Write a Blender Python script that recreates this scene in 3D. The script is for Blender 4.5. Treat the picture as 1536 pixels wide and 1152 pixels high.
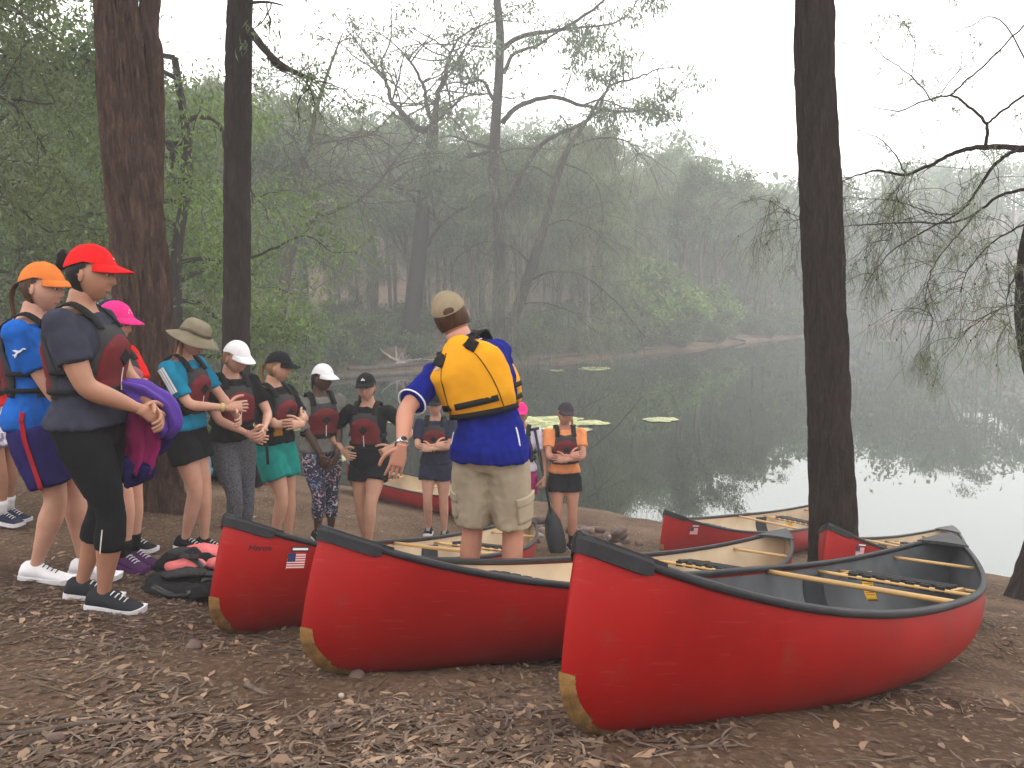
import bpy, bmesh, math, random
import numpy as np
from mathutils import Vector, Matrix, noise

for _o in list(bpy.data.objects):
    bpy.data.objects.remove(_o)
SC = bpy.context.scene
COL = SC.collection
R = math.radians
RNG = random.Random(7)
NR = np.random.RandomState(11)

# ------------------------------------------------------------------ camera
CH = 3.30                      # camera height above the lake (the bank slopes down to it)
FPX = 1150.0                   # focal length in pixels of the 1536 px wide photograph
PITCH = math.atan2(576 - 445, FPX)
cam_d = bpy.data.cameras.new('camera')
cam_d.sensor_width = 36.0
cam_d.lens = 36.0 * FPX / 1536.0
cam_d.clip_start = 0.05
cam_d.clip_end = 2000.0
cam = bpy.data.objects.new('camera', cam_d)
cam.location = (0, 0, CH)
cam.rotation_euler = (R(90) - PITCH, 0, 0)
COL.objects.link(cam)
SC.camera = cam

# ------------------------------------------------------------------ sky and sun (bright fog)
SUN_EL, SUN_AZ = R(48), R(38)          # azimuth from +Y towards +X
world = bpy.data.worlds.new('World')
SC.world = world
world.use_nodes = True
wn, wl = world.node_tree.nodes, world.node_tree.links
wn.clear()
w_out = wn.new('ShaderNodeOutputWorld')
w_bg = wn.new('ShaderNodeBackground')
w_sky = wn.new('ShaderNodeTexSky')
w_sky.sky_type = 'NISHITA'
w_sky.sun_disc = False
w_sky.sun_elevation = SUN_EL
w_sky.sun_rotation = SUN_AZ
w_sky.dust_density = 6.0
w_sky.air_density = 1.2
w_bw = wn.new('ShaderNodeRGBToBW')
w_mul = wn.new('ShaderNodeMath'); w_mul.operation = 'MULTIPLY'; w_mul.inputs[1].default_value = 0.25
w_add = wn.new('ShaderNodeMath'); w_add.operation = 'ADD'; w_add.inputs[1].default_value = 29.0
w_tint = wn.new('ShaderNodeMix'); w_tint.data_type = 'RGBA'; w_tint.blend_type = 'MULTIPLY'
w_tint.inputs[0].default_value = 1.0
w_tint.inputs[7].default_value = (1.0, 0.985, 0.975, 1)
wl.new(w_sky.outputs[0], w_bw.inputs[0])
wl.new(w_bw.outputs[0], w_mul.inputs[0])
wl.new(w_mul.outputs[0], w_add.inputs[0])
wl.new(w_add.outputs[0], w_tint.inputs[6])
wl.new(w_tint.outputs[2], w_bg.inputs[0])
w_bg.inputs[1].default_value = 0.12
wl.new(w_bg.outputs[0], w_out.inputs[0])

sun_d = bpy.data.lights.new('sun', 'SUN')
sun_d.energy = 1.3
sun_d.angle = R(25)
sun_d.color = (1.0, 0.95, 0.88)
sun = bpy.data.objects.new('sun', sun_d)
_sd = Vector((math.sin(SUN_AZ) * math.cos(SUN_EL), math.cos(SUN_AZ) * math.cos(SUN_EL), math.sin(SUN_EL)))
sun.rotation_euler = _sd.to_track_quat('Z', 'Y').to_euler()
sun.location = (20, 30, 60)
COL.objects.link(sun)

vs = SC.view_settings
vs.view_transform = 'Standard'
vs.look = 'None'
vs.exposure = -0.36
vs.gamma = 1.0
vs.use_curve_mapping = False
cy = SC.cycles
cy.use_denoising = True
cy.max_bounces = 8
cy.diffuse_bounces = 4
cy.glossy_bounces = 4
cy.transmission_bounces = 4
cy.transparent_max_bounces = 8
cy.volume_bounces = 2
cy.caustics_reflective = False
cy.caustics_refractive = False
cy.use_adaptive_sampling = True
cy.adaptive_threshold = 0.02

HAZE = 0.0046                   # density of the mist box
# ------------------------------------------------------------------ helpers
def at(px, py, Y):
    """world point seen at photograph pixel (px, py) at depth Y"""
    dx = (px - 768) / FPX
    dy = (576 - py) / FPX
    c, s = math.cos(PITCH), math.sin(PITCH)
    d = Vector((dx, c + dy * s, -s + dy * c))
    k = Y / d.y
    return Vector((d.x * k, Y, CH + d.z * k))

def mk(name, verts, faces, material=None, parent=None, smooth=True):
    me = bpy.data.meshes.new(name)
    me.from_pydata([tuple(v) for v in verts], [], [tuple(f) for f in faces])
    if smooth:
        me.polygons.foreach_set('use_smooth', [True] * len(me.polygons))
    if material is not None:
        me.materials.append(material)
    o = bpy.data.objects.new(name, me)
    COL.objects.link(o)
    if parent is not None:
        o.parent = parent
    return o

def mk_np(name, V, F, material=None, parent=None, smooth=False):
    """fast mesh: V (n,3) array, F (m,k) array of equal-size faces"""
    V = np.asarray(V, dtype=np.float32); F = np.asarray(F, dtype=np.int32)
    me = bpy.data.meshes.new(name)
    m, k = F.shape
    me.vertices.add(len(V)); me.vertices.foreach_set('co', V.ravel())
    me.loops.add(m * k); me.loops.foreach_set('vertex_index', F.ravel())
    me.polygons.add(m)
    me.polygons.foreach_set('loop_start', np.arange(0, m * k, k, dtype=np.int32))
    me.polygons.foreach_set('use_smooth', np.full(m, smooth, dtype=bool))
    me.update(calc_edges=True)
    if material is not None:
        me.materials.append(material)
    o = bpy.data.objects.new(name, me)
    COL.objects.link(o)
    if parent is not None:
        o.parent = parent
    return o

def tag(o, label=None, cat=None, group=None, kind=None):
    if label: o['label'] = label
    if cat: o['category'] = cat
    if group: o['group'] = group
    if kind: o['kind'] = kind
    return o

def empty(name, loc=(0, 0, 0), rz=0.0):
    o = bpy.data.objects.new(name, None)
    o.empty_display_size = 0.1
    o.location = loc
    o.rotation_euler = (0, 0, rz)
    COL.objects.link(o)
    return o

def copy_tree(o, parent=None):
    c = o.copy(); COL.objects.link(c)
    c.parent = parent
    for ch in list(o.children):
        copy_tree(ch, c)
    return c

class MB:
    """collects shapes for ONE mesh"""
    def __init__(self):
        self.v = []; self.f = []
    def add(self, v, f):
        n = len(self.v)
        self.v.extend(v); self.f.extend([tuple(i + n for i in q) for q in f])
    def build(self, name, material, parent=None, smooth=True):
        return mk(name, self.v, self.f, material, parent, smooth)

def catmull(P, per=6):
    P = [Vector(p) for p in P]
    if len(P) < 3:
        return P
    out = []
    for i in range(len(P) - 1):
        p0 = P[i - 1] if i > 0 else P[i] * 2 - P[i + 1]
        p1, p2 = P[i], P[i + 1]
        p3 = P[i + 2] if i + 2 < len(P) else P[i + 1] * 2 - P[i]
        for k in range(per):
            t = k / per
            out.append(0.5 * ((2 * p1) + (p2 - p0) * t + (2 * p0 - 5 * p1 + 4 * p2 - p3) * t * t
                              + (3 * p1 - p0 - 3 * p2 + p3) * t ** 3))
    out.append(P[-1])
    return out

def interp(xs, ys, x):
    return float(np.interp(x, xs, ys))

def tube(P, rad, n=8, ell=None, hint=None, cap=True):
    """tube along P; rad: list of radii (or (a,b) pairs: a along the hint axis)"""
    P = [Vector(p) for p in P]
    m = len(P)
    V = []; F = []
    h = Vector(hint) if hint is not None else None
    prev = None
    for i in range(m):
        t = (P[min(i + 1, m - 1)] - P[max(i - 1, 0)])
        if t.length < 1e-9: t = Vector((0, 0, 1))
        t.normalize()
        if prev is None:
            ref = h if h is not None else (Vector((1, 0, 0)) if abs(t.x) < 0.8 else Vector((0, 1, 0)))
            a = (ref - t * ref.dot(t))
            if a.length < 1e-6:
                ref = Vector((0, 1, 0.3)); a = ref - t * ref.dot(t)
            a.normalize()
        else:
            a = (prev - t * prev.dot(t)).normalized()
        prev = a
        b = t.cross(a)
        r = rad[i] if hasattr(rad, '__len__') else rad
        ra, rb = r if hasattr(r, '__len__') else (r, r)
        for k in range(n):
            w = 2 * math.pi * k / n
            V.append(P[i] + a * (ra * math.cos(w)) + b * (rb * math.sin(w)))
    for i in range(m - 1):
        for k in range(n):
            k2 = (k + 1) % n
            F.append((i * n + k, i * n + k2, (i + 1) * n + k2, (i + 1) * n + k))
    if cap:
        F.append(tuple(range(n - 1, -1, -1)))
        F.append(tuple((m - 1) * n + k for k in range(n)))
    return V, F

def box(c, s, rot=None):
    x, y, z = s[0] / 2, s[1] / 2, s[2] / 2
    V = [Vector((a * x, b * y, d * z)) for a in (-1, 1) for b in (-1, 1) for d in (-1, 1)]
    if rot is not None: V = [rot @ v for v in V]
    V = [v + Vector(c) for v in V]
    F = [(0, 1, 3, 2), (4, 6, 7, 5), (0, 4, 5, 1), (2, 3, 7, 6), (0, 2, 6, 4), (1, 5, 7, 3)]
    return V, F

def ellipsoid(c, r, nu=12, nv=8, rot=None):
    V = []; F = []
    for j in range(nv + 1):
        th = math.pi * j / nv
        for i in range(nu):
            ph = 2 * math.pi * i / nu
            p = Vector((r[0] * math.sin(th) * math.cos(ph), r[1] * math.sin(th) * math.sin(ph), r[2] * math.cos(th)))
            if rot is not None: p = rot @ p
            V.append(p + Vector(c))
    for j in range(nv):
        for i in range(nu):
            i2 = (i + 1) % nu
            F.append((j * nu + i, (j + 1) * nu + i, (j + 1) * nu + i2, j * nu + i2))
    return V, F

def sheet(top, bot, closed_u=False):
    """slab from two equal grids top[i][j], bot[i][j] (lists of Vectors)"""
    nu, nv = len(top), len(top[0])
    V = [p for row in top for p in row] + [p for row in bot for p in row]
    o = nu * nv; F = []
    iu = nu if closed_u else nu - 1
    for i in range(iu):
        i2 = (i + 1) % nu
        for j in range(nv - 1):
            a, b, c, d = i * nv + j, i2 * nv + j, i2 * nv + j + 1, i * nv + j + 1
            F.append((a, b, c, d)); F.append((o + d, o + c, o + b, o + a))
        F.append((i * nv, o + i * nv, o + i2 * nv, i2 * nv))
        a, b = i * nv + nv - 1, i2 * nv + nv - 1
        F.append((a, b, o + b, o + a))
    if not closed_u:
        for j in range(nv - 1):
            F.append((j, j + 1, o + j + 1, o + j))
            a = (nu - 1) * nv + j
            F.append((a, o + a, o + a + 1, a + 1))
    return V, F

def remesh(V, F, vox, it=4, fac=0.5):
    """fuse overlapping closed shapes into one continuous surface; returns a mesh"""
    me = bpy.data.meshes.new('tmp')
    me.from_pydata([tuple(v) for v in V], [], [tuple(f) for f in F])
    o = bpy.data.objects.new('tmp', me)
    COL.objects.link(o)
    m = o.modifiers.new('r', 'REMESH'); m.mode = 'VOXEL'; m.voxel_size = vox; m.use_smooth_shade = True
    if it:
        s = o.modifiers.new('s', 'SMOOTH'); s.iterations = it; s.factor = fac
    dg = bpy.context.evaluated_depsgraph_get()
    new = bpy.data.meshes.new_from_object(o.evaluated_get(dg))
    bpy.data.objects.remove(o); bpy.data.meshes.remove(me)
    return new

def mesh_np(me):
    n = len(me.vertices)
    co = np.empty(n * 3, dtype=np.float32); me.vertices.foreach_get('co', co)
    no = np.empty(n * 3, dtype=np.float32); me.vertices.foreach_get('normal', no)
    return co.reshape(-1, 3), no.reshape(-1, 3)

# ------------------------------------------------------------------ materials
MATS = {}
def lin(r, g, b):
    f = lambda c: (c / 255 / 12.92) if c / 255 <= 0.04045 else ((c / 255 + 0.055) / 1.055) ** 2.4
    return (f(r), f(g), f(b))

def mat(name, col, rough=0.65, var=0.15, scale=8.0, bump=0.0, bscale=60.0, spec=0.4, stretch=None, col2=None,
        sheen=0.0, coat=0.0, metal=0.0, sss=0.0, detail=4.0, rvar=0.0, island=0.0, transl=0.0, lo=0.35, hi=0.65):
    if name in MATS: return MATS[name]
    m = bpy.data.materials.new(name); m.use_nodes = True
    N, L = m.node_tree.nodes, m.node_tree.links
    N.clear()
    out = N.new('ShaderNodeOutputMaterial')
    p = N.new('ShaderNodeBsdfPrincipled')
    tc = N.new('ShaderNodeTexCoord')
    vec = tc.outputs['Object']
    if stretch is not None:
        mp = N.new('ShaderNodeMapping'); mp.inputs['Scale'].default_value = stretch
        L.new(vec, mp.inputs[0]); vec = mp.outputs[0]
    nz = N.new('ShaderNodeTexNoise'); nz.inputs['Scale'].default_value = scale; nz.inputs['Detail'].default_value = detail
    L.new(vec, nz.inputs['Vector'])
    rp = N.new('ShaderNodeValToRGB')
    a = tuple(c * (1 - var) for c in col)
    b = col2 if col2 is not None else tuple(min(1, c * (1 + var)) for c in col)
    rp.color_ramp.elements[0].position = lo; rp.color_ramp.elements[1].position = hi
    rp.color_ramp.elements[0].color = (*a, 1); rp.color_ramp.elements[1].color = (*b, 1)
    L.new(nz.outputs[0], rp.inputs[0])
    colout = rp.outputs[0]
    if island > 0:
        g = N.new('ShaderNodeNewGeometry')
        hs = N.new('ShaderNodeHueSaturation')
        mr = N.new('ShaderNodeMapRange'); mr.inputs[3].default_value = 1 - island; mr.inputs[4].default_value = 1 + island
        L.new(g.outputs['Random Per Island'], mr.inputs[0])
        L.new(mr.outputs[0], hs.inputs['Value']); L.new(colout, hs.inputs['Color'])
        colout = hs.outputs[0]
    L.new(colout, p.inputs['Base Color'])
    p.inputs['Roughness'].default_value = rough
    p.inputs['Specular IOR Level'].default_value = spec
    p.inputs['Metallic'].default_value = metal
    if sheen: p.inputs['Sheen Weight'].default_value = sheen
    if coat: p.inputs['Coat Weight'].default_value = coat; p.inputs['Coat Roughness'].default_value = 0.15
    if sss:
        p.inputs['Subsurface Weight'].default_value = sss
        p.inputs['Subsurface Radius'].default_value = (0.012, 0.005, 0.003)
        p.inputs['Subsurface Scale'].default_value = 1.0
    if rvar:
        rm = N.new('ShaderNodeMapRange'); rm.inputs[3].default_value = max(0, rough - rvar); rm.inputs[4].default_value = min(1, rough + rvar)
        L.new(nz.outputs[0], rm.inputs[0]); L.new(rm.outputs[0], p.inputs['Roughness'])
    if bump:
        bz = N.new('ShaderNodeTexNoise'); bz.inputs['Scale'].default_value = bscale; bz.inputs['Detail'].default_value = 5
        L.new(vec, bz.inputs['Vector'])
        bp = N.new('ShaderNodeBump'); bp.inputs['Strength'].default_value = min(1, bump); bp.inputs['Distance'].default_value = 0.01
        L.new(bz.outputs[0], bp.inputs['Height']); L.new(bp.outputs[0], p.inputs['Normal'])
    sh = p.outputs[0]
    if transl > 0:
        tr = N.new('ShaderNodeBsdfTranslucent'); L.new(colout, tr.inputs[0])
        mx = N.new('ShaderNodeMixShader'); mx.inputs[0].default_value = transl
        L.new(sh, mx.inputs[1]); L.new(tr.outputs[0], mx.inputs[2]); sh = mx.outputs[0]
    L.new(sh, out.inputs[0])
    MATS[name] = m
    return m

# ------------------------------------------------------------------ the lie of the land
LAKE = np.array([(5.6, 8.9), (4.3, 9.6), (2.7, 10.6), (1.4, 11.6), (-0.6, 12.4), (-2.6, 13.0), (-4.6, 14.3),
                 (-6.6, 16.5), (-9.5, 20.0), (-11.0, 24.0), (-10.2, 28.0), (-7.6, 30.2), (-5.9, 32.4),
                 (-3.0, 34.8), (-0.2, 36.8), (2.2, 38.2), (4.7, 40.4), (9.3, 45.8), (13.0, 50.0), (15.8, 54.5), (20, 59.0),
                 (24.5, 64.0), (28, 67.5), (27.5, 72), (30, 80), (39, 85), (56, 86), (80, 80), (92, 55), (70, 22),
                 (40, 11.5), (20, 8.0), (11, 7.2), (7.6, 7.9)])

def lake_sd(x, y):
    """signed distance to the lake's edge: positive on land"""
    x = np.atleast_1d(np.asarray(x, float)); y = np.atleast_1d(np.asarray(y, float))
    d2 = np.full(x.shape, 1e12); inside = np.zeros(x.shape, bool)
    n = len(LAKE)
    for i in range(n):
        ax, ay = LAKE[i]; bx, by = LAKE[(i + 1) % n]
        ex, ey = bx - ax, by - ay
        t = np.clip(((x - ax) * ex + (y - ay) * ey) / (ex * ex + ey * ey), 0, 1)
        d2 = np.minimum(d2, (x - ax - t * ex) ** 2 + (y - ay - t * ey) ** 2)
        cond = ((ay > y) != (by > y))
        with np.errstate(divide='ignore', invalid='ignore'):
            xi = ex * (y - ay) / (ey if ey != 0 else 1e-9) + ax
        inside ^= cond & (x < xi)
    d = np.sqrt(d2)
    return np.where(inside, -d, d)

_cp = []
for px, py, d in [(165, 912, 3.55), (90, 872, 3.9), (5, 783, 5.66), (195, 848, 4.46), (285, 822, 5.6), (480, 811, 7.0),
                  (848, 825, 8.3), (725, 930, 4.15), (235, 757, 6.8), (372, 938, 3.5), (530, 1001, 2.75),
                  (300, 1152, 1.68), (1200, 1152, 1.66), (1515, 897, 6.9), (1500, 1000, 3.9)]:
    p = at(px, py, d); _cp.append((p.x, p.y, p.z))
# bow and stern tips of the three canoes in front (pixel, depth): the keels lie 0.53 m below them
TIPS = [((884, 790, 1.86), (1440, 796, 4.85)), ((484, 781, 2.56), (1190, 790, 5.9)), ((333, 763, 3.2), (797, 769, 7.4))]
def UPV(a, b):
    ex = (b - a).normalized(); ey = Vector((0, 0, 1)).cross(ex).normalized()
    return ex.cross(ey)
for a, b in TIPS:
    a, b = at(*a), at(*b)
    for t in (0.05, 0.35, 0.65, 0.95):
        p = a.lerp(b, t) - UPV(a, b) * (0.55 + 0.075 * math.sin(math.pi * t)); _cp.append((p.x, p.y, p.z))
for x, y, drop in [(1.41, 7.5, 2.72), (0, 0, 0.62), (-3, 0, 0.55), (4, 0.5, 0.80)]:
    _cp.append((x, y, CH - drop))
for x, y in [(5.6, 8.9), (2.7, 10.6), (1.4, 11.6), (-2.6, 13.0), (-4.6, 14.3), (7.6, 7.9)]:
    _cp.append((x, y, 0.0))
for x, y, z in [(4.4, 11.2, -0.35), (0, 14.5, -0.4), (-5.5, 9.5, 1.35), (-8, 7, 2.2), (8, 5, 0.7), (7, 2, 1.5)]:
    _cp.append((x, y, z))
_cp = np.array(_cp)
def _U(r2): return np.where(r2 > 1e-12, 0.5 * r2 * np.log(np.maximum(r2, 1e-12)), 0.0)
def _tps():
    n = len(_cp); X = _cp[:, :2]
    K = _U(((X[:, None] - X[None]) ** 2).sum(-1)) + np.eye(n) * 0.06
    P = np.c_[np.ones(n), X]
    A = np.zeros((n + 3, n + 3)); A[:n, :n] = K; A[:n, n:] = P; A[n:, :n] = P.T
    return np.linalg.solve(A, np.r_[_cp[:, 2], 0, 0, 0])
_W = _tps()
def sstep(a, b, x):
    t = np.clip((x - a) / (b - a), 0, 1); return t * t * (3 - 2 * t)
_LK = [tuple(map(float, p)) for p in LAKE]
def lake_sd1(x, y):
    """the same for one point, without arrays"""
    d2 = 1e12; ins = False; n = len(_LK)
    for i in range(n):
        ax, ay = _LK[i]; bx, by = _LK[(i + 1) % n]
        ex, ey = bx - ax, by - ay
        t = ((x - ax) * ex + (y - ay) * ey) / (ex * ex + ey * ey)
        t = 0.0 if t < 0 else 1.0 if t > 1 else t
        q = (x - ax - t * ex) ** 2 + (y - ay - t * ey) ** 2
        if q < d2: d2 = q
        if (ay > y) != (by > y) and x < ex * (y - ay) / ey + ax: ins = not ins
    d = math.sqrt(d2)
    return -d if ins else d
def _ss(a, b, x):
    t = (x - a) / (b - a); t = 0.0 if t < 0 else 1.0 if t > 1 else t
    return t * t * (3 - 2 * t)
def gz1(x, y):
    r2 = (x - _cp[:, 0]) ** 2 + (y - _cp[:, 1]) ** 2
    sd = lake_sd1(x, y); land = max(sd, 0.0)
    w = 1 - _ss(8.5, 13.5, math.hypot(x - 0.3, (y - 5.5) * 0.95))
    zn = float(_U(r2) @ _W[:-3]) + _W[-3] + _W[-2] * x + _W[-1] * y if w > 0 else 0.0
    if sd < 0: zf = max(0.25 * sd, -1.6)
    else: zf = 0.42 * (1 - math.exp(-land / 1.2)) + 0.10 * min(land, 22) + 0.05 * max(land - 22, 0) + 15 * _ss(10, 75, land) * _ss(60, 85, y)
    z = w * zn + (1 - w) * zf
    if sd < -0.15 and w < 0.98: z = min(z, -0.03 + 0.1 * sd)
    return float(z)
def gz(x, y):
    """height of the ground"""
    sc = np.isscalar(x)
    if sc: return gz1(float(x), float(y))
    x = np.atleast_1d(np.asarray(x, float)); y = np.atleast_1d(np.asarray(y, float))
    X = _cp[:, :2]
    r2 = (x[:, None] - X[None, :, 0]) ** 2 + (y[:, None] - X[None, :, 1]) ** 2
    zn = _U(r2) @ _W[:-3] + _W[-3] + _W[-2] * x + _W[-1] * y
    sd = lake_sd(x, y)
    land = np.maximum(sd, 0)
    zf = 0.42 * (1 - np.exp(-land / 1.2)) + 0.10 * np.minimum(land, 22) + 0.05 * np.maximum(land - 22, 0)
    zf = zf + 15 * sstep(10, 75, land) * sstep(60, 85, y)
    zf = np.where(sd < 0, np.maximum(0.25 * sd, -1.6), zf)
    w = 1 - sstep(8.5, 13.5, np.hypot(x - 0.3, (y - 5.5) * 0.95))
    z = w * zn + (1 - w) * zf
    z = np.where((sd < -0.15) & (w < 0.98), np.minimum(z, -0.03 + 0.1 * sd), z)
    return float(z[0]) if sc else z
# ------------------------------------------------------------------ ground and water
def ground_material():
    m = bpy.data.materials.new('forest_floor'); m.use_nodes = True
    N, L = m.node_tree.nodes, m.node_tree.links
    p = N['Principled BSDF']
    tc = N.new('ShaderNodeTexCoord')
    def nz(scale, det=6, rough=0.6):
        t = N.new('ShaderNodeTexNoise'); t.inputs['Scale'].default_value = scale; t.inputs['Detail'].default_value = det
        t.inputs['Roughness'].default_value = rough
        L.new(tc.outputs['Object'], t.inputs['Vector']); return t
    def ramp(src, stops):
        r = N.new('ShaderNodeValToRGB'); e = r.color_ramp.elements
        e[0].position, e[0].color = stops[0][0], (*stops[0][1], 1)
        e[1].position, e[1].color = stops[-1][0], (*stops[-1][1], 1)
        for s in stops[1:-1]:
            q = e.new(s[0]); q.color = (*s[1], 1)
        L.new(src, r.inputs[0]); return r
    big = ramp(nz(0.9, 5).outputs[0], [(0.35, (0.058, 0.032, 0.019)), (0.5, (0.102, 0.061, 0.037)), (0.68, (0.165, 0.108, 0.070))])
    fine = ramp(nz(38, 8, 0.75).outputs[0], [(0.30, (0.45, 0.42, 0.40)), (0.52, (1.0, 1.0, 1.0)), (0.72, (1.75, 1.65, 1.5))])
    mx = N.new('ShaderNodeMix'); mx.data_type = 'RGBA'; mx.blend_type = 'MULTIPLY'; mx.inputs[0].default_value = 1
    L.new(big.outputs[0], mx.inputs[6]); L.new(fine.outputs[0], mx.inputs[7])
    vo = N.new('ShaderNodeTexVoronoi'); vo.inputs['Scale'].default_value = 75
    mp = N.new('ShaderNodeMapping'); mp.inputs['Scale'].default_value = (1, 0.45, 1); mp.inputs['Rotation'].default_value = (0, 0, 0.6)
    L.new(tc.outputs['Object'], mp.inputs[0]); L.new(mp.outputs[0], vo.inputs['Vector'])
    chip = ramp(vo.outputs['Color'], [(0.70, (0, 0, 0)), (0.86, (1, 1, 1))])
    mx2 = N.new('ShaderNodeMix'); mx2.data_type = 'RGBA'; mx2.inputs[7].default_value = (0.22, 0.16, 0.11, 1)
    ml = N.new('ShaderNodeMath'); ml.operation = 'MULTIPLY'; ml.inputs[1].default_value = 0.55
    L.new(chip.outputs[0], ml.inputs[0]); L.new(ml.outputs[0], mx2.inputs[0]); L.new(mx.outputs[2], mx2.inputs[6])
    L.new(mx2.outputs[2], p.inputs['Base Color'])
    p.inputs['Roughness'].default_value = 0.9
    p.inputs['Specular IOR Level'].default_value = 0.15
    b = N.new('ShaderNodeBump'); b.inputs['Strength'].default_value = 0.8; b.inputs['Distance'].default_value = 0.02
    hz = nz(26, 9, 0.75); L.new(hz.outputs[0], b.inputs['Height']); L.new(b.outputs[0], p.inputs['Normal'])
    return m
M_GROUND = ground_material()

def axis_lines(lo, hi, spans):
    """spans: list of (from, to, step) inside; grows outward"""
    out = []
    for a, b, s in spans:
        n = max(1, int(round((b - a) / s)))
        out += [a + (b - a) * i / n for i in range(n)]
    out.append(spans[-1][1])
    s = spans[-1][2]; v = out[-1]
    while v < hi:
        s *= 1.13; v += s; out.append(v)
    s = spans[0][2]; v = out[0]; pre = []
    while v > lo:
        s *= 1.13; v -= s; pre.append(v)
    return np.array(pre[::-1] + out)

def micro(x, y):
    r = math.hypot(x, y)
    a = noise.noise(Vector((x * 0.9, y * 0.9, 3.1))) * 0.035 + noise.noise(Vector((x * 3.1, y * 3.1, 1.7))) * 0.016
    if r < 9:
        a += noise.noise(Vector((x * 9.5, y * 9.5, 0.3))) * 0.009 + noise.noise(Vector((x * 22, y * 22, 5.3))) * 0.004
    return a

def build_ground():
    xs = axis_lines(-260, 260, [(-9, -4, 0.2), (-4, 4.6, 0.055), (4.6, 9, 0.2)])
    ys = axis_lines(-60, 420, [(0.9, 1.5, 0.15), (1.5, 5.5, 0.05), (5.5, 14, 0.13), (14, 60, 0.7)])
    X, Y = np.meshgrid(xs, ys)
    xf, yf = X.ravel(), Y.ravel()
    Z = gz(xf, yf)
    Z = Z + np.array([micro(a, b) for a, b in zip(xf, yf)]) * np.where(Z > -0.1, 1, 0.3)
    far = np.hypot(xf, yf - 20) > 25
    Z = Z + np.where(far & (Z > 0.3), np.array([noise.noise(Vector((a * .08, b * .08, 7))) for a, b in zip(xf, yf)]) * 0.5, 0)
    nx, ny = len(xs), len(ys)
    idx = np.arange(nx * ny).reshape(ny, nx)
    F = np.stack([idx[:-1, :-1], idx[:-1, 1:], idx[1:, 1:], idx[1:, :-1]], -1).reshape(-1, 4)
    o = mk_np('ground', np.c_[xf, yf, Z], F, M_GROUND, smooth=True)
    return tag(o, 'brown sloping forest floor of bare earth running down to the lake', kind='structure')
build_ground()

def water_material():
    m = bpy.data.materials.new('lake_water'); m.use_nodes = True
    N, L = m.node_tree.nodes, m.node_tree.links
    N.clear()
    out = N.new('ShaderNodeOutputMaterial')
    tc = N.new('ShaderNodeTexCoord')
    mp = N.new('ShaderNodeMapping'); mp.inputs['Scale'].default_value = (0.55, 1.3, 1)
    L.new(tc.outputs['Object'], mp.inputs[0])
    nz = N.new('ShaderNodeTexNoise'); nz.inputs['Scale'].default_value = 1.1; nz.inputs['Detail'].default_value = 4
    L.new(mp.outputs[0], nz.inputs['Vector'])
    b = N.new('ShaderNodeBump'); b.inputs['Strength'].default_value = 0.06; b.inputs['Distance'].default_value = 0.012
    L.new(nz.outputs[0], b.inputs['Height'])
    d = N.new('ShaderNodeBsdfDiffuse'); d.inputs[0].default_value = (0.012, 0.016, 0.011, 1)
    g = N.new('ShaderNodeBsdfGlossy'); g.inputs['Roughness'].default_value = 0.008; g.inputs[0].default_value = (0.95, 0.97, 0.96, 1)
    L.new(b.outputs[0], g.inputs['Normal'])
    fr = N.new('ShaderNodeFresnel'); fr.inputs['IOR'].default_value = 2.5
    L.new(b.outputs[0], fr.inputs['Normal'])
    mx = N.new('ShaderNodeMixShader')
    L.new(fr.outputs[0], mx.inputs[0]); L.new(d.outputs[0], mx.inputs[1]); L.new(g.outputs[0], mx.inputs[2])
    L.new(mx.outputs[0], out.inputs[0])
    return m
_w = mk('water', [(-45, 5, 0), (140, 5, 0), (140, 110, 0), (-45, 110, 0)], [(0, 1, 2, 3)], water_material(), smooth=False)
tag(_w, 'still grey green lake water mirroring the trees', kind='structure')
# ------------------------------------------------------------------ canoes
def hull_red():
    m = mat('canoe_red', (0.275, 0.0042, 0.0032), rough=0.42, var=0.16, scale=2.5, spec=0.25, bump=0.05, bscale=25, rvar=0.12)
    N, L = m.node_tree.nodes, m.node_tree.links
    p = next(n for n in N if n.type == 'BSDF_PRINCIPLED'); src = p.inputs['Base Color'].links[0].from_socket
    tc = N.new('ShaderNodeTexCoord')
    def layer(src, rot, sc, scale, lo, hi, col, amt):
        mp = N.new('ShaderNodeMapping'); mp.inputs['Rotation'].default_value = rot; mp.inputs['Scale'].default_value = sc
        L.new(tc.outputs['Object'], mp.inputs[0])
        nz = N.new('ShaderNodeTexNoise'); nz.inputs['Scale'].default_value = scale; nz.inputs['Detail'].default_value = 6; L.new(mp.outputs[0], nz.inputs['Vector'])
        mr = N.new('ShaderNodeMapRange'); mr.inputs[1].default_value = lo; mr.inputs[2].default_value = hi; mr.inputs[4].default_value = amt
        L.new(nz.outputs[0], mr.inputs[0])
        mx = N.new('ShaderNodeMix'); mx.data_type = 'RGBA'; mx.inputs[7].default_value = (*col, 1)
        L.new(mr.outputs[0], mx.inputs[0]); L.new(src, mx.inputs[6]); return mx.outputs[2]
    src = layer(src, (0, 0.06, 0), (0.6, 8, 34), 2.2, .64, .70, (0.42, 0.07, 0.06), .20)      # long scrapes
    src = layer(src, (0, -0.35, 0), (1.2, 8, 40), 2.0, .68, .72, (0.45, 0.10, 0.08), .22)
    src = layer(src, (0, 0, 0), (1, 1, 1), 9.0, .60, .80, (0.16, 0.075, 0.045), .30)           # dried mud specks
    L.new(src, p.inputs['Base Color'])
    return m
M_RED = hull_red()
M_CREAM = mat('canoe_cream', (0.55, 0.43, 0.30), rough=0.6, var=0.10, scale=4)
M_GREY = mat('canoe_grey', (0.088, 0.092, 0.100), rough=0.6, var=0.18, scale=5)
M_GUN = mat('gunwale_black', (0.020, 0.020, 0.023), rough=0.45, var=0.25, scale=12, bump=0.1, bscale=80, spec=0.28)
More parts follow.
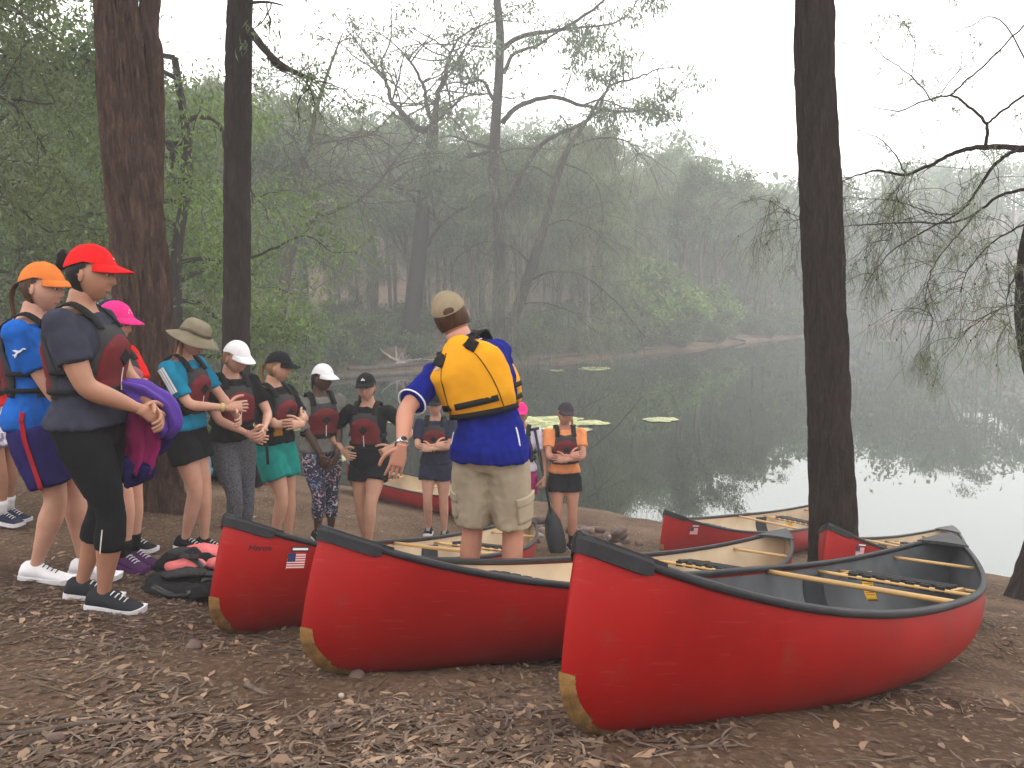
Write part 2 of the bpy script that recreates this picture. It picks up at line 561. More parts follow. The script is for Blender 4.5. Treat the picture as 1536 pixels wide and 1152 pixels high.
M_ASH = mat('ash_wood', (0.52, 0.31, 0.11), rough=0.4, var=0.22, scale=9, stretch=(1, 0.15, 1), spec=0.5)
M_SKID = mat('kevlar_felt', (0.20, 0.105, 0.030), rough=0.8, var=0.35, scale=22, bump=0.5, bscale=120)
M_WEB = mat('black_webbing', (0.012, 0.012, 0.013), rough=0.8, var=0.2)
M_PAD = mat('dark_foam', (0.022, 0.024, 0.030), rough=0.85, var=0.2)
M_YEL = mat('yellow_label', (0.70, 0.36, 0.012), rough=0.5, var=0.06)
M_WHITE = mat('sticker_white', (0.72, 0.70, 0.68), rough=0.5, var=0.05)
M_FRED = mat('sticker_red', (0.45, 0.03, 0.03), rough=0.5, var=0.05)
M_FBLUE = mat('sticker_blue', (0.02, 0.025, 0.10), rough=0.5, var=0.05)
M_INK = mat('black_ink', (0.010, 0.008, 0.008), rough=0.5, var=0.05)
M_BOLT = mat('bolt_steel', (0.05, 0.05, 0.05), rough=0.4, metal=0.6)

LH, BH = 2.20, 0.47
def c_sheer(u): return 0.372 + 0.215 * abs(u) ** 3.0
def c_keel(u): return 0.078 * abs(u) ** 2.4
def c_beam(u):
    a = min(abs(u), 1.0)
    return BH * (1 - a ** 2.25) ** 0.80
def c_xin(t):
    if t < 0.36:
        q = 1 - t / 0.36
        return 0.21 * (1 - math.sqrt(max(0, 1 - q * q))) + 0.02 * q * q
    return 0.034 * ((t - 0.36) / 0.64) ** 2
def hull(u, v, off=0.0):
    """starboard half: u -1 bow .. 1 stern, v 0 keel .. 1 sheer"""
    a = abs(u)
    b = c_beam(u); k = c_keel(u); h = c_sheer(u) - k
    n = 3.0 - 1.35 * a ** 1.6
    ph = v * math.pi / 2
    y = math.sin(ph) ** (2 / n) if v > 0 else 0.0
    t = 1 - max(0.0, math.cos(ph)) ** (2 / n)
    y = b * y * (1 - 0.05 * t * t)
    x = LH * a - a ** 7 * c_xin(t)
    if off:
        y = max(0.0, y - off); x -= off * a ** 10
    z = k + h * t
    if off: z += off * (1 - t)
    return Vector((math.copysign(x, u), y, z))
def hull_yz(x, z):
    """y of the hull side at length x and height z"""
    u = abs(x) / LH; v = 0.5
    for _ in range(5):
        lo, hi = 0.0, 1.0
        for _ in range(22):
            v = (lo + hi) / 2
            if hull(u, v).z < z: lo = v
            else: hi = v
        t = (hull(u, v).z - c_keel(u)) / (c_sheer(u) - c_keel(u))
        u = min(1.0, (abs(x) + u ** 7 * c_xin(t)) / LH)
    return hull(u, v).y

_us = [math.copysign(1 - (1 - abs(t)) ** 1.6, t) for t in np.linspace(-1, 1, 81)]
def hull_shell(off, top):
    vs = [(j / 22) ** 0.8 * top for j in range(23)]
    V = []; F = []
    cols = [-v for v in vs[::-1]] + vs[1:]
    for u in _us:
        for c in cols:
            p = hull(u, abs(c), off)
            if c < 0: p.y = -p.y
            V.append(p)
    n = len(cols)
    for i in range(len(_us) - 1):
        for j in range(n - 1):
            F.append((i * n + j, (i + 1) * n + j, (i + 1) * n + j + 1, i * n + j + 1))
    return V, F

def gun_line(side, du=0.0):
    return [Vector((p.x, side * (p.y + 0.0), p.z)) for p in (hull(u, 1.0) for u in _us)]

def sweep_rect(P, side, w_in, w_out, dn, up):
    V = []; F = []
    m = len(P)
    for i in range(m):
        t = (P[min(i + 1, m - 1)] - P[max(i - 1, 0)]).normalized()
        o = Vector((t.y, -t.x, 0)).normalized() * (1 if True else 1)
        if o.y * side < 0: o = -o
        if i in (0, m - 1): o = Vector((0, side, 0))
        for a, z in ((-w_in, -dn), (w_out * 0.8, -dn), (w_out, -dn * 0.6), (w_out, up * 0.4), (w_out * 0.5, up), (-w_in * 0.7, up), (-w_in, up * 0.5)):
            V.append(P[i] + o * a + Vector((0, 0, z)))
    n = 7
    for i in range(m - 1):
        for k in range(n):
            F.append((i * n + k, i * n + (k + 1) % n, (i + 1) * n + (k + 1) % n, (i + 1) * n + k))
    F.append(tuple(range(n))); F.append(tuple((m - 1) * n + k for k in range(n - 1, -1, -1)))
    return V, F

CM = {}
def canoe_mesh(key, fn):
    if key not in CM:
        CM[key] = fn()
    return CM[key]

def share(name, key, fn, material, parent, smooth=True):
    """object with mesh data shared between the canoes (per material)"""
    k = (key, material.name)
    if k not in CM:
        V, F = fn()
        o = mk(name, V, F, material, parent, smooth); CM[k] = o.data
        return o
    o = bpy.data.objects.new(name, CM[k]); COL.objects.link(o); o.parent = parent
    return o

def deck_fn(sg):
    def f():
        mb = MB()
        us = [sg * (0.895 + 0.107 * i / 12) for i in range(13)]
        top = []; bot = []
        for u in us:
            uu = max(-1.0, min(1.0, u))
            p = hull(uu, 1.0); ex = (abs(u) - 1) * LH if abs(u) > 1 else 0
            row = []; rb = []
            for k in range(9):
                s = -1 + 2 * k / 8
                y = s * (p.y + 0.012)
                row.append(Vector((p.x + sg * ex, y, p.z + 0.014 + 0.007 * (1 - s * s))))
                rb.append(Vector((p.x + sg * ex, y, p.z + 0.002)))
            top.append(row); bot.append(rb)
        mb.add(*sheet(top, bot))
        # skirt that wraps the stem on the outside
        us = [sg * (0.915 + 0.085 * i / 16) for i in range(17)]
        prof = []
        pts = []
        for u in us:
            p = hull(u, 1.0); pts.append((p, u))
        path = [(Vector((p.x, -(p.y + 0.005), p.z)), abs(u)) for p, u in pts] + \
               [(Vector((p.x + sg * 0.010, 0, p.z)), 1.0) for p, u in pts[-1:]] + \
               [(Vector((p.x, (p.y + 0.005), p.z)), abs(u)) for p, u in pts[::-1]]
        top = []; bot = []
        for p, a in path:
            dn = 0.036 if a > 0.925 else 0.030
            o = Vector((sg * 0.5 if a > 0.99 else 0.0, math.copysign(1, p.y) if abs(p.y) > 1e-4 else 0, 0))
            top.append([p + o * 0.005 + Vector((0, 0, 0.016)), p + o * 0.010 + Vector((0, 0, 0.0)), p + o * 0.010 + Vector((0, 0, -dn))])
            bot.append([p - o * 0.004 + Vector((0, 0, 0.016)), p - o * 0.004, p - o * 0.004 + Vector((0, 0, -dn))])
        mb.add(*sheet(top, bot))
        return mb.v, mb.f
    return f

def skid_fn(sg):
    def f():
        nu, nv = 150, 110
        us = [0.80 + 0.20 * (1 - (1 - i / nu) ** 1.6) for i in range(nu + 1)]
        vs = [(j / nv) ** 1.4 * 0.70 for j in range(nv + 1)]
        P = np.array([[tuple(hull(u, v)) for v in vs] for u in us])
        cl = np.array([tuple(hull(1.0, v)) for v in vs[::3]] + [tuple(hull(u, 0)) for u in us[::3]])
        d = np.sqrt(((P[:, :, None, :] - cl[None, None]) ** 2).sum(-1)).min(-1)
        z = P[..., 2]; x = P[..., 0]
        wz = np.where(z > 0.13, 0.040, 0.034) * np.clip((x - (LH - 0.55)) / 0.22, 0, 1) ** 0.5
        ok = (d < wz) & (z < 0.245 + 0.02 * (1 - np.minimum(1, d / 0.05) ** 2))
        V = []; F = []
        for side in (-1, 1):
            idx = {}
            for i in range(nu):
                for j in range(nv):
                    if ok[i:i + 2, j:j + 2].sum() >= 3:
                        fc = []
                        for a in ((i, j), (i + 1, j), (i + 1, j + 1), (i, j + 1)):
                            if a not in idx:
                                p = P[a]; idx[a] = len(V)
                                near = min(1.0, p[1] / 0.012)
                                V.append(Vector((sg * (p[0] + (0.0045 if p[2] > 0.10 else 0.001)), side * (p[1] + 0.004 * near), p[2] - (0.004 if p[2] < 0.13 else 0))))
                            fc.append(idx[a])
                        F.append(tuple(fc))
        return V, F
    return f

def bar(x, z, parent, name='thwart', r=0.017):
    def f():
        y = hull_yz(x, min(z, c_sheer(x / LH) - 0.01)) - 0.008
        P = [Vector((x, -y + 2 * y * i / 10, z)) for i in range(11)]
        rr = [(r * (1 + 0.35 * math.exp(-((i - 5) / 2.2) ** 2)), r * 0.8) for i in range(11)]
        return tube(P, rr, 10, hint=(1, 0, 0))
    return share(name, (name, round(x, 3), round(z, 3)), f, M_ASH, parent)

def seat(x, parent):
    z = c_sheer(x / LH) - 0.055
    a = bar(x - 0.13, z, parent, 'seat', 0.013)
    bar(x + 0.13, z, a, 'rear_rail', 0.012)
    ys = hull_yz(x, z) - 0.12
    for s in (-1, 1):
        share('side_rail', ('srail', x, s), lambda s=s: box((x, s * ys, z), (0.25, 0.02, 0.025)), M_ASH, a, False)
    def strips():
        mb = MB()
        y = hull_yz(x, z) - 0.14
        n = 7
        for i in range(n):
            yy = -y + 2 * y * (i + 0.5) / n
            mb.add(*box((x, yy, z + 0.003), (0.285, 2 * y / n * 0.62, 0.034)))
        for i in range(3):
            mb.add(*box((x - 0.07 + 0.07 * i, 0, z + 0.004), (0.045, 2 * y, 0.040)))
        return mb.v, mb.f
    share('webbing', ('web', x), strips, M_WEB, a, False)
    return a

def sticker_strip(xc, zc, w, h, side, inner=False, lift=0.0025, nx=8, nz=6):
    """thin decal that follows the hull side"""
    top = []; bot = []
    for i in range(nx + 1):
        rt = []; rb = []
        for j in range(nz + 1):
            x = xc - w / 2 + w * i / nx; z = zc - h / 2 + h * j / nz
            y = hull_yz(x, z)
            s = -1 if inner else 1
            y0 = y - 0.008 if inner else y
            rt.append(Vector((x, side * (y0 + s * lift), z)))
            rb.append(Vector((x, side * (y0 - s * 0.002), z)))
        top.append(rt); bot.append(rb)
    return sheet(top, bot)

def text_mesh(body, size, shear=0.0, res=2):
    cu = bpy.data.curves.new('t', 'FONT'); cu.body = body; cu.size = size; cu.shear = shear
    cu.resolution_u = res; cu.offset = size * 0.012
    o = bpy.data.objects.new('t', cu); COL.objects.link(o)
    dg = bpy.context.evaluated_depsgraph_get()
    me = bpy.data.meshes.new_from_object(o.evaluated_get(dg))
    V = [v.co.copy() for v in me.vertices]; F = [tuple(p.vertices) for p in me.polygons]
    bpy.data.objects.remove(o); bpy.data.curves.remove(cu); bpy.data.meshes.remove(me)
    return V, F

def hull_text(body, size, x0, z0, side, dirx, parent, shear=0.0):
    V, F = text_mesh(body, size, shear)
    out = []
    for v in V:
        x = x0 + dirx * v.x; z = z0 + v.y
        out.append(Vector((x, side * (hull_yz(x, z) + 0.003), z)))
    return mk('lettering', out, F, M_INK, parent, False)

def canoe(label, bow, stern, inside, roll=0.0, pitch_up=0.0, scale=1.0, flag=True, heron=False, wen=False, skid=True):
    bow = Vector(bow); stern = Vector(stern)
    root = empty('canoe')
    ex = (stern - bow).normalized()
    ez = Vector((0, 0, 1)); ey = ez.cross(ex).normalized(); ez = ex.cross(ey)
    M = Matrix((ex, ey, ez)).transposed().to_4x4()
    kx = (stern - bow).length / (2 * LH * scale)
    M = Matrix.Translation((bow + stern) / 2) @ M @ Matrix.Rotation(roll, 4, 'X') @ Matrix.Diagonal((scale * kx, scale, scale, 1))
    root.matrix_world = M
    tag(root, label, 'canoe', 'red canoes drawn up on the bank')
    share('hull', 'hull', lambda: hull_shell(0.0, 1.0), M_RED, root)
    share('interior', 'inner', lambda: hull_shell(0.008, 0.985), inside, root)
    for s in (-1, 1):
        share('gunwale', ('gun', s), lambda s=s: sweep_rect(gun_line(s), s, 0.016, 0.011, 0.017, 0.009), M_GUN, root)
    for s in (-1, 1):
        share('deck_plate', ('deck', s), deck_fn(s), M_GUN, root, False)
        if skid: share('skid_plate', ('skid', s), skid_fn(s), M_SKID, root)
    bar(0.22, c_sheer(0) - 0.020, root)
    bar(1.72, c_sheer(0.75) - 0.040, root, 'carry_handle', 0.013)
    bar(-1.72, c_sheer(0.75) - 0.040, root, 'carry_handle', 0.013)
    seat(1.00, root); seat(-1.05, root)
    for s in (-1, 1):
        share('foam_pad', ('pad', s), lambda s=s: sticker_strip(0.80, 0.20, 0.24, 0.24, s, True, 0.006), M_PAD, root)
    lab = share('warning_label', 'ylab', lambda: sticker_strip(1.42, 0.25, 0.11, 0.17, 1, True, 0.004), M_YEL, root)
    def inkbars():
        mb = MB()
        mb.add(*sticker_strip(1.42, 0.328, 0.10, 0.008, 1, True, 0.0055, 4, 1))
        for i in range(9):
            mb.add(*sticker_strip(1.42, 0.305 - i * 0.013, 0.085, 0.003, 1, True, 0.0055, 4, 1))
        mb.add(*sticker_strip(1.42, 0.172, 0.10, 0.007, 1, True, 0.0055, 4, 1))
        return mb.v, mb.f
    share('print', 'ylabink', inkbars, M_INK, lab, False)
    if flag:
        # flag decal below the bow gunwale, on the side that faces up the bank
        fx, fz, fw, fh, sd = -1.87, 0.405, 0.085, 0.072, -1
        fl = share('flag_decal', 'flag', lambda: sticker_strip(fx, fz, fw, fh, sd), M_WHITE, root, False)
        def stripes():
            mb = MB()
            for i in range(7):
                z = fz + fh / 2 - fh * (2 * i + 0.5) / 13
                mb.add(*sticker_strip(fx, z, fw, fh / 13, sd, False, 0.0036, 8, 1))
            return mb.v, mb.f
        share('red_stripes', 'fstr', stripes, M_FRED, fl, False)
        share('blue_canton', 'fcan', lambda: sticker_strip(fx - fw * 0.3, fz + fh * 0.23, fw * 0.4, fh * 0.54, sd, False, 0.0046, 4, 4), M_FBLUE, fl, False)
        wd = share('maker_decal', 'wdec', lambda: sticker_strip(fx + 0.012, fz + fh / 2 + 0.018, 0.085, 0.022, sd), M_INK, root, False)
        share('white_band', 'wdb', lambda: sticker_strip(fx + 0.012, fz + fh / 2 + 0.018, 0.075, 0.010, sd, False, 0.0036, 6, 1), M_WHITE, wd, False)
    if heron:
        hull_text('Heron', 0.036, -2.09, 0.452, -1, 1, root, 0.25)
    if wen:
        hull_text('We-no-nah', 0.115, 1.30, 0.315, -1, 1, root, 0.1)
    return root

def onbank(x, y, dz=0.0): return (x, y, gz(x, y) + dz)
def tips(k):
    a, b = at(*TIPS[k][0]), at(*TIPS[k][1])
    d = UPV(a, b) * -0.625
    return a + d, b + d

canoe('red canoe with grey inside and the letters on its stern quarter', *tips(0), M_GREY, roll=R(-4.5), wen=True, flag=False)
canoe('red canoe with cream inside between the yellow vest wearer and the grey lined canoe', *tips(1), M_CREAM, roll=R(-4.5), flag=False)
canoe('red canoe lettered Heron with a flag decal, bow beside the heap of life vests', *tips(2), M_CREAM, heron=True)
canoe('red canoe lying side on at the water behind the standing group', onbank(-2.55, 11.6, 0.04), onbank(0.10, 9.2, 0.04), M_CREAM, scale=0.80, flag=False)
canoe('red canoe behind the dark trunk with its bow by the stone heap', onbank(1.47, 7.5, -0.02), (4.60, 10.75, -0.20), M_CREAM)
canoe('red canoe in front of the dark trunk with its stern out on the water', (2.47, 5.95, gz(2.47, 5.95) - 0.03), (5.50, 9.35, -0.17), M_CREAM)
# ------------------------------------------------------------------ people
TORSO = [(.470, .070, .058, .000), (.495, .096, .068, -.004), (.535, .104, .072, -.007), (.570, .096, .064, -.003), (.610, .083, .056, .001),
         (.650, .082, .056, .003), (.695, .090, .063, .005), (.735, .096, .068, .005), (.770, .098, .064, -.001), (.795, .094, .054, -.006),
         (.815, .076, .044, -.010), (.832, .050, .037, -.010), (.850, .034, .034, -.006), (.890, .031, .033, .004)]
def skin(name, c): return mat('skin_' + name, c, rough=0.5, var=0.08, scale=9, sss=0.12, spec=0.35)
SK = {'fair': skin('fair', (0.50, 0.265, 0.185)), 'tan': skin('tan', (0.38, 0.185, 0.115)),
      'light': skin('light', (0.46, 0.245, 0.165)), 'dark': skin('dark', (0.075, 0.034, 0.022)), 'sun': skin('sun', (0.44, 0.205, 0.135))}
def cloth(name, c, var=0.12, rough=0.85, sheen=0.0, **k): return mat('cloth_' + name, c, rough=rough, var=var, scale=k.pop('scale', 14), bump=0.25, bscale=220, spec=0.08, sheen=sheen, **k)
C_BLACK = cloth('black', (0.010, 0.010, 0.012))
C_NAVY = cloth('navy', (0.020, 0.022, 0.048))
C_DARKT = cloth('slate', (0.035, 0.036, 0.055))
C_BLUE = cloth('blue', (0.008, 0.10, 0.42))
C_ROYAL = cloth('royal', (0.004, 0.010, 0.17))
C_TEAL = cloth('cyan', (0.010, 0.19, 0.32))
C_GREEN = cloth('jade', (0.006, 0.20, 0.175))
C_GREYT = cloth('grey_top', (0.16, 0.15, 0.135))
C_LEGG = cloth('heather', (0.085, 0.085, 0.095), var=0.45, scale=90)
C_KHAKI = cloth('khaki', (0.36, 0.30, 0.22), var=0.15, scale=5)
C_OLIVE = cloth('olive_hat', (0.20, 0.17, 0.115))
C_WHITE = cloth('white', (0.72, 0.70, 0.72), var=0.06)
C_LILAC = cloth('lilac', (0.60, 0.55, 0.68), var=0.08)
C_ORANGE = cloth('orange', (0.72, 0.26, 0.10), var=0.08)
C_RED = cloth('red', (0.62, 0.012, 0.014), var=0.08)
C_PINK = cloth('pink', (0.72, 0.030, 0.20), var=0.08)
C_OCAP = cloth('orange_cap', (0.62, 0.17, 0.035), var=0.08)
C_PURP = cloth('indigo', (0.020, 0.012, 0.10))
C_STRIPE = cloth('stripe_red', (0.35, 0.012, 0.020))
C_VIOLET = cloth('violet', (0.10, 0.045, 0.30), rough=0.5, sheen=0.0)
C_MAG = cloth('magenta', (0.32, 0.012, 0.12), rough=0.5, sheen=0.0)
V_MAROON = cloth('vest_maroon', (0.13, 0.018, 0.022), rough=0.7)
V_PINKISH = cloth('vest_faded', (0.30, 0.11, 0.115), rough=0.7)
V_GREY = cloth('vest_grey', (0.038, 0.036, 0.038), rough=0.75)
V_BLACK = cloth('vest_black', (0.014, 0.014, 0.015), rough=0.75)
V_YELLOW = cloth('vest_yellow', (0.70, 0.31, 0.010), rough=0.6, var=0.10, scale=4)
M_BUCK = mat('buckle', (0.012, 0.012, 0.013), rough=0.35, spec=0.5)
M_REFL = mat('reflective', (0.75, 0.73, 0.66), rough=0.4)
M_EYE = mat('eye_dark', (0.012, 0.008, 0.006), rough=0.2)
M_EYEW = mat('eye_white', (0.55, 0.52, 0.50), rough=0.3)
M_STEEL = mat('watch_steel', (0.55, 0.55, 0.56), rough=0.25, metal=1.0)
M_GOLD = mat('wrist_band', (0.42, 0.36, 0.12), rough=0.5)
def lipm(sk): return mat('lip_' + sk, tuple(c * k for c, k in zip({'dark': (0.09, 0.035, 0.03)}.get(sk, (0.33, 0.13, 0.105)), (1, 1, 1))), rough=0.45)
HAIR = {'brown': mat('hair_brown', (0.060, 0.028, 0.014), spec=0.15, rough=0.5, var=0.4, scale=60, stretch=(1, 1, 0.1)),
        'light': mat('hair_light', (0.20, 0.10, 0.045), spec=0.2, rough=0.5, var=0.4, scale=60, stretch=(1, 1, 0.1)),
        'blond': mat('hair_blond', (0.34, 0.20, 0.085), rough=0.45, var=0.35, scale=60, stretch=(1, 1, 0.1)),
        'black': mat('hair_black', (0.010, 0.008, 0.007), spec=0.12, rough=0.5, var=0.3, scale=60, stretch=(1, 1, 0.1))}

def pattern_material(name, base, cols, scale, thr):
    m = bpy.data.materials.new(name); m.use_nodes = True
    N, L = m.node_tree.nodes, m.node_tree.links
    p = N['Principled BSDF']; p.inputs['Roughness'].default_value = 0.8
    tc = N.new('ShaderNodeTexCoord')
    prev = None
    for k, c in enumerate(cols):
        nz = N.new('ShaderNodeTexNoise'); nz.inputs['Scale'].default_value = scale * (1 + 0.35 * k); nz.inputs['Detail'].default_value = 3
        nz.inputs['Distortion'].default_value = 1.2
        mp = N.new('ShaderNodeMapping'); mp.inputs['Location'].default_value = (k * 3.7, k * 1.9, k * 5.3)
        L.new(tc.outputs['Object'], mp.inputs[0]); L.new(mp.outputs[0], nz.inputs['Vector'])
        r = N.new('ShaderNodeValToRGB'); r.color_ramp.elements[0].position = thr; r.color_ramp.elements[1].position = thr + 0.03
        L.new(nz.outputs[0], r.inputs[0])
        mx = N.new('ShaderNodeMix'); mx.data_type = 'RGBA'; mx.inputs[7].default_value = (*c, 1)
        if prev is None: mx.inputs[6].default_value = (*base, 1)
        else: L.new(prev, mx.inputs[6])
        L.new(r.outputs[0], mx.inputs[0]); prev = mx.outputs[2]
    L.new(prev, p.inputs['Base Color'])
    return m
C_FLORAL = pattern_material('floral_tights', (0.012, 0.015, 0.045), [(0.10, 0.16, 0.26), (0.45, 0.22, 0.24), (0.55, 0.50, 0.48)], 16, 0.60)
C_LEAFSH = pattern_material('leaf_print', (0.52, 0.48, 0.60), [(0.20, 0.16, 0.28), (0.70, 0.68, 0.72)], 11, 0.53)

def ik(a, b, l1, l2, pole):
    d = b - a; L = d.length
    L2 = min(L, (l1 + l2) * 0.995)
    if L > L2: b = a + d * (L2 / L); d = b - a
    n = d.normalized()
    x = (l1 * l1 - l2 * l2 + L2 * L2) / (2 * L2)
    h = math.sqrt(max(0, l1 * l1 - x * x))
    p = pole - n * pole.dot(n)
    if p.length < 1e-6: p = Vector((0, 0, 1)) - n * n.z
    p.normalize()
    return a + n * x + p * h, b

class Fig:
    def __init__(s, H, lean=(0, 0), twist=0.0, build=1.0, male=False, hipw=1.0):
        s.H = H; s.build = build; s.male = male
        s.A = math.hypot(*lean); s.ld = Vector((lean[0], lean[1], 0)) / s.A if s.A > 1e-5 else Vector((0, 1, 0))
        s.twist = twist; s.z0 = 0.50 * H; s.Ls = 0.33 * H
        T = []
        for z, w, d, yc in TORSO:
            if male:
                w *= interp([.47, .57, .70, .80, .84], [.98, 1.04, 1.10, 1.14, 1.10], z); d *= interp([.47, .6, .72, .84], [1.0, 1.18, 1.10, 1.12], z)
            k = build if z < .84 else 1.0
            hk = interp([.47, .58, .66], [hipw, hipw, 1.0], z)
            T.append((z, w * k * hk, d * k, yc))
        s.T = np.array(T)
    def bend(s, p):
        p = Vector(p)
        h = p.z - s.z0
        if s.twist:
            t = s.twist * max(0.0, min(1.0, h / s.Ls)); c, n = math.cos(t), math.sin(t)
            p = Vector((p.x * c - p.y * n, p.x * n + p.y * c, p.z))
        if s.A < 1e-5 or h <= 0: return p
        a = s.A * min(h, s.Ls) / s.Ls
        X = (s.Ls / s.A) * (1 - math.cos(a)); Z = (s.Ls / s.A) * math.sin(a)
        if h > s.Ls:
            X += (h - s.Ls) * math.sin(a); Z += (h - s.Ls) * math.cos(a)
        qd = p.x * s.ld.x + p.y * s.ld.y
        side = Vector((p.x, p.y, 0)) - s.ld * qd
        r = side + s.ld * (X + qd * math.cos(a)); r.z = s.z0 + Z - qd * math.sin(a)
        return r
    def top_rot(s):
        ax = Vector((-s.ld.y, s.ld.x, 0))
        return Matrix.Rotation(s.A, 3, ax) @ Matrix.Rotation(s.twist, 3, 'Z') if s.A > 1e-5 else Matrix.Rotation(s.twist, 3, 'Z')
    def tp(s, th, z, off=0.0, raw=False):
        """torso surface: th 0 at the front, +90 deg on the person's right; z as a fraction of height"""
        T = s.T
        w = np.interp(z, T[:, 0], T[:, 1]) * s.H + off; d = np.interp(z, T[:, 0], T[:, 2]) * s.H + off; yc = np.interp(z, T[:, 0], T[:, 3]) * s.H
        n = 2.35; sn, cs = math.sin(th), math.cos(th)
        k = (abs(sn) ** n + abs(cs) ** n) ** (-1 / n)
        p = Vector((w * k * sn, yc + d * k * cs, z * s.H))
        return p if raw else s.bend(p)
    def torso(s, z0, z1, off, n=28, flare=0.0):
        zs = [z for z in s.T[:, 0] if z0 < z < z1]
        zz = [z0] + zs + [z1]
        fine = []
        for a, b in zip(zz[:-1], zz[1:]):
            k = max(1, int((b - a) / 0.02)); fine += [a + (b - a) * i / k for i in range(k)]
        fine.append(z1)
        V = []; F = []
        for z in fine:
            fl = flare * max(0, (z0 + 0.08 - z) / 0.08)
            for k in range(n): V.append(s.tp(2 * math.pi * k / n, z, off + fl))
        for i in range(len(fine) - 1):
            for k in range(n):
                k2 = (k + 1) % n
                F.append((i * n + k, i * n + k2, (i + 1) * n + k2, (i + 1) * n + k))
        F.append(tuple(range(n - 1, -1, -1))); F.append(tuple((len(fine) - 1) * n + k for k in range(n)))
        return V, F

def seg_profile(a, m, b, prof, extra=0.0, t0=0.0, t1=1.0, n=10, flare=0.0):
    """tube along a two-bone limb a-m-b between fractions t0..t1 (0.5 = joint); prof: (t, radius)"""
    base = []
    N = 24
    for i in range(N + 1):
        t = i / N
        p = a.lerp(m, t * 2) if t <= 0.5 else m.lerp(b, t * 2 - 1)
        base.append(p)
    sm = base[:]
    for _ in range(3):
        sm = [sm[0]] + [(sm[i - 1] + sm[i] * 2 + sm[i + 1]) / 4 for i in range(1, N)] + [sm[-1]]
    ts = np.linspace(t0, t1, max(4, int((t1 - t0) * N) + 1))
    P = []; Rr = []
    for t in ts:
        f = t * N; i = min(int(f), N - 1); q = f - i
        P.append(sm[i].lerp(sm[i + 1], q))
        fl = flare * max(0, (t - t0) / (t1 - t0)) ** 1.5
        Rr.append(interp([x[0] for x in prof], [x[1] for x in prof], t) + extra + fl)
    return tube(P, Rr, n)

def head_points(H, scale=(1, 1, 1), nu=56, nv=40, feat=1.0, off=0.0):
    hw, hd, hh = .0465 * H * scale[0], .0590 * H * scale[1], .0690 * H * scale[2]
    g = lambda x, s: np.exp(-(x / s) ** 2)
    V = np.zeros((nv + 1, nu, 3)); D = np.zeros((nv + 1, nu, 3))
    for j in range(nv + 1):
        th = math.pi * j / nv
        for i in range(nu):
            ph = 2 * math.pi * i / nu
            D[j, i] = (math.sin(th) * math.sin(ph), math.sin(th) * math.cos(ph), math.cos(th))
    x, y, z = D[..., 0], D[..., 1], D[..., 2]
    t = np.clip(-z, 0, 1)
    X = x * (hw + off) * (1 - 0.30 * t ** 2); Y = y * (hd + off); Z = z * (hh + off)
    Y = np.where(y > 0, Y * (1 - 0.10 * t), Y * (1 - 0.42 * t))
    Y = Y + hd * 0.16 * t ** 2 * (y > -0.4)
    fr = sstep(0.15, 0.6, y) * feat
    zz = z
    ramp = np.clip((0.16 - zz) / 0.40, 0, 1) * (1 - sstep(-0.24, -0.34, -(-zz)) if False else 1)
    ramp = np.where(zz < -0.25, np.clip(1 - (-0.25 - zz) / 0.10, 0, 1), ramp)
    Y = Y + fr * hd * (0.23 * g(x, 0.15) * ramp + 0.05 * g(x, 0.32) * g(zz + 0.50, 0.10) + 0.07 * g(x, 0.28) * g(zz + 0.86, 0.12)
                       - 0.075 * g(np.abs(x) - 0.40, 0.20) * g(zz - 0.05, 0.13) + 0.03 * g(x, 0.6) * g(zz - 0.27, 0.12)
                       + 0.03 * g(np.abs(x) - 0.48, 0.2) * g(zz + 0.22, 0.2))
    return np.stack([X, Y, Z], -1), D

def ring(c, ax, Rr, r, n=28, m=8):
    ax = ax.normalized(); a = ax.orthogonal().normalized(); b = ax.cross(a)
    V = []; F = []
    for i in range(n):
        w = 2 * math.pi * i / n; e = a * math.cos(w) + b * math.sin(w)
        for j in range(m):
            q = 2 * math.pi * j / m; V.append(c + e * (Rr + r * math.cos(q)) + ax * (r * math.sin(q)))
    for i in range(n):
        for j in range(m):
            F.append((i * m + j, ((i + 1) % n) * m + j, ((i + 1) % n) * m + (j + 1) % m, i * m + (j + 1) % m))
    return V, F

def leg_patch(L, rad, t0, t1, out, half, off, nu=10, nv=8):
    """thin flap lying on a thigh"""
    ax = (L[1] - L[0]).normalized(); out = (out - ax * out.dot(ax)).normalized(); sd = ax.cross(out)
    top = []; bot = []
    for i in range(nu + 1):
        an = -half + 2 * half * i / nu; e = out * math.cos(an) + sd * math.sin(an)
        rt = []; rb = []
        for j in range(nv + 1):
            t = t0 + (t1 - t0) * j / nv; c = L[0].lerp(L[1], t); r = rad(t)
            rt.append(c + e * (r + off)); rb.append(c + e * (r - .012))
        top.append(rt); bot.append(rb)
    return sheet(top, bot)

def grid_faces(nj, ni, keep=None):
    F = []
    for j in range(nj - 1):
        for i in range(ni):
            i2 = (i + 1) % ni
            if keep is None or keep(j, i):
                F.append((j * ni + i, (j + 1) * ni + i, (j + 1) * ni + i2, j * ni + i2))
    return F

def compact(V, F):
    used = sorted({i for f in F for i in f}); m = {a: b for b, a in enumerate(used)}
    return [V[i] for i in used], [tuple(m[i] for i in f) for f in F]

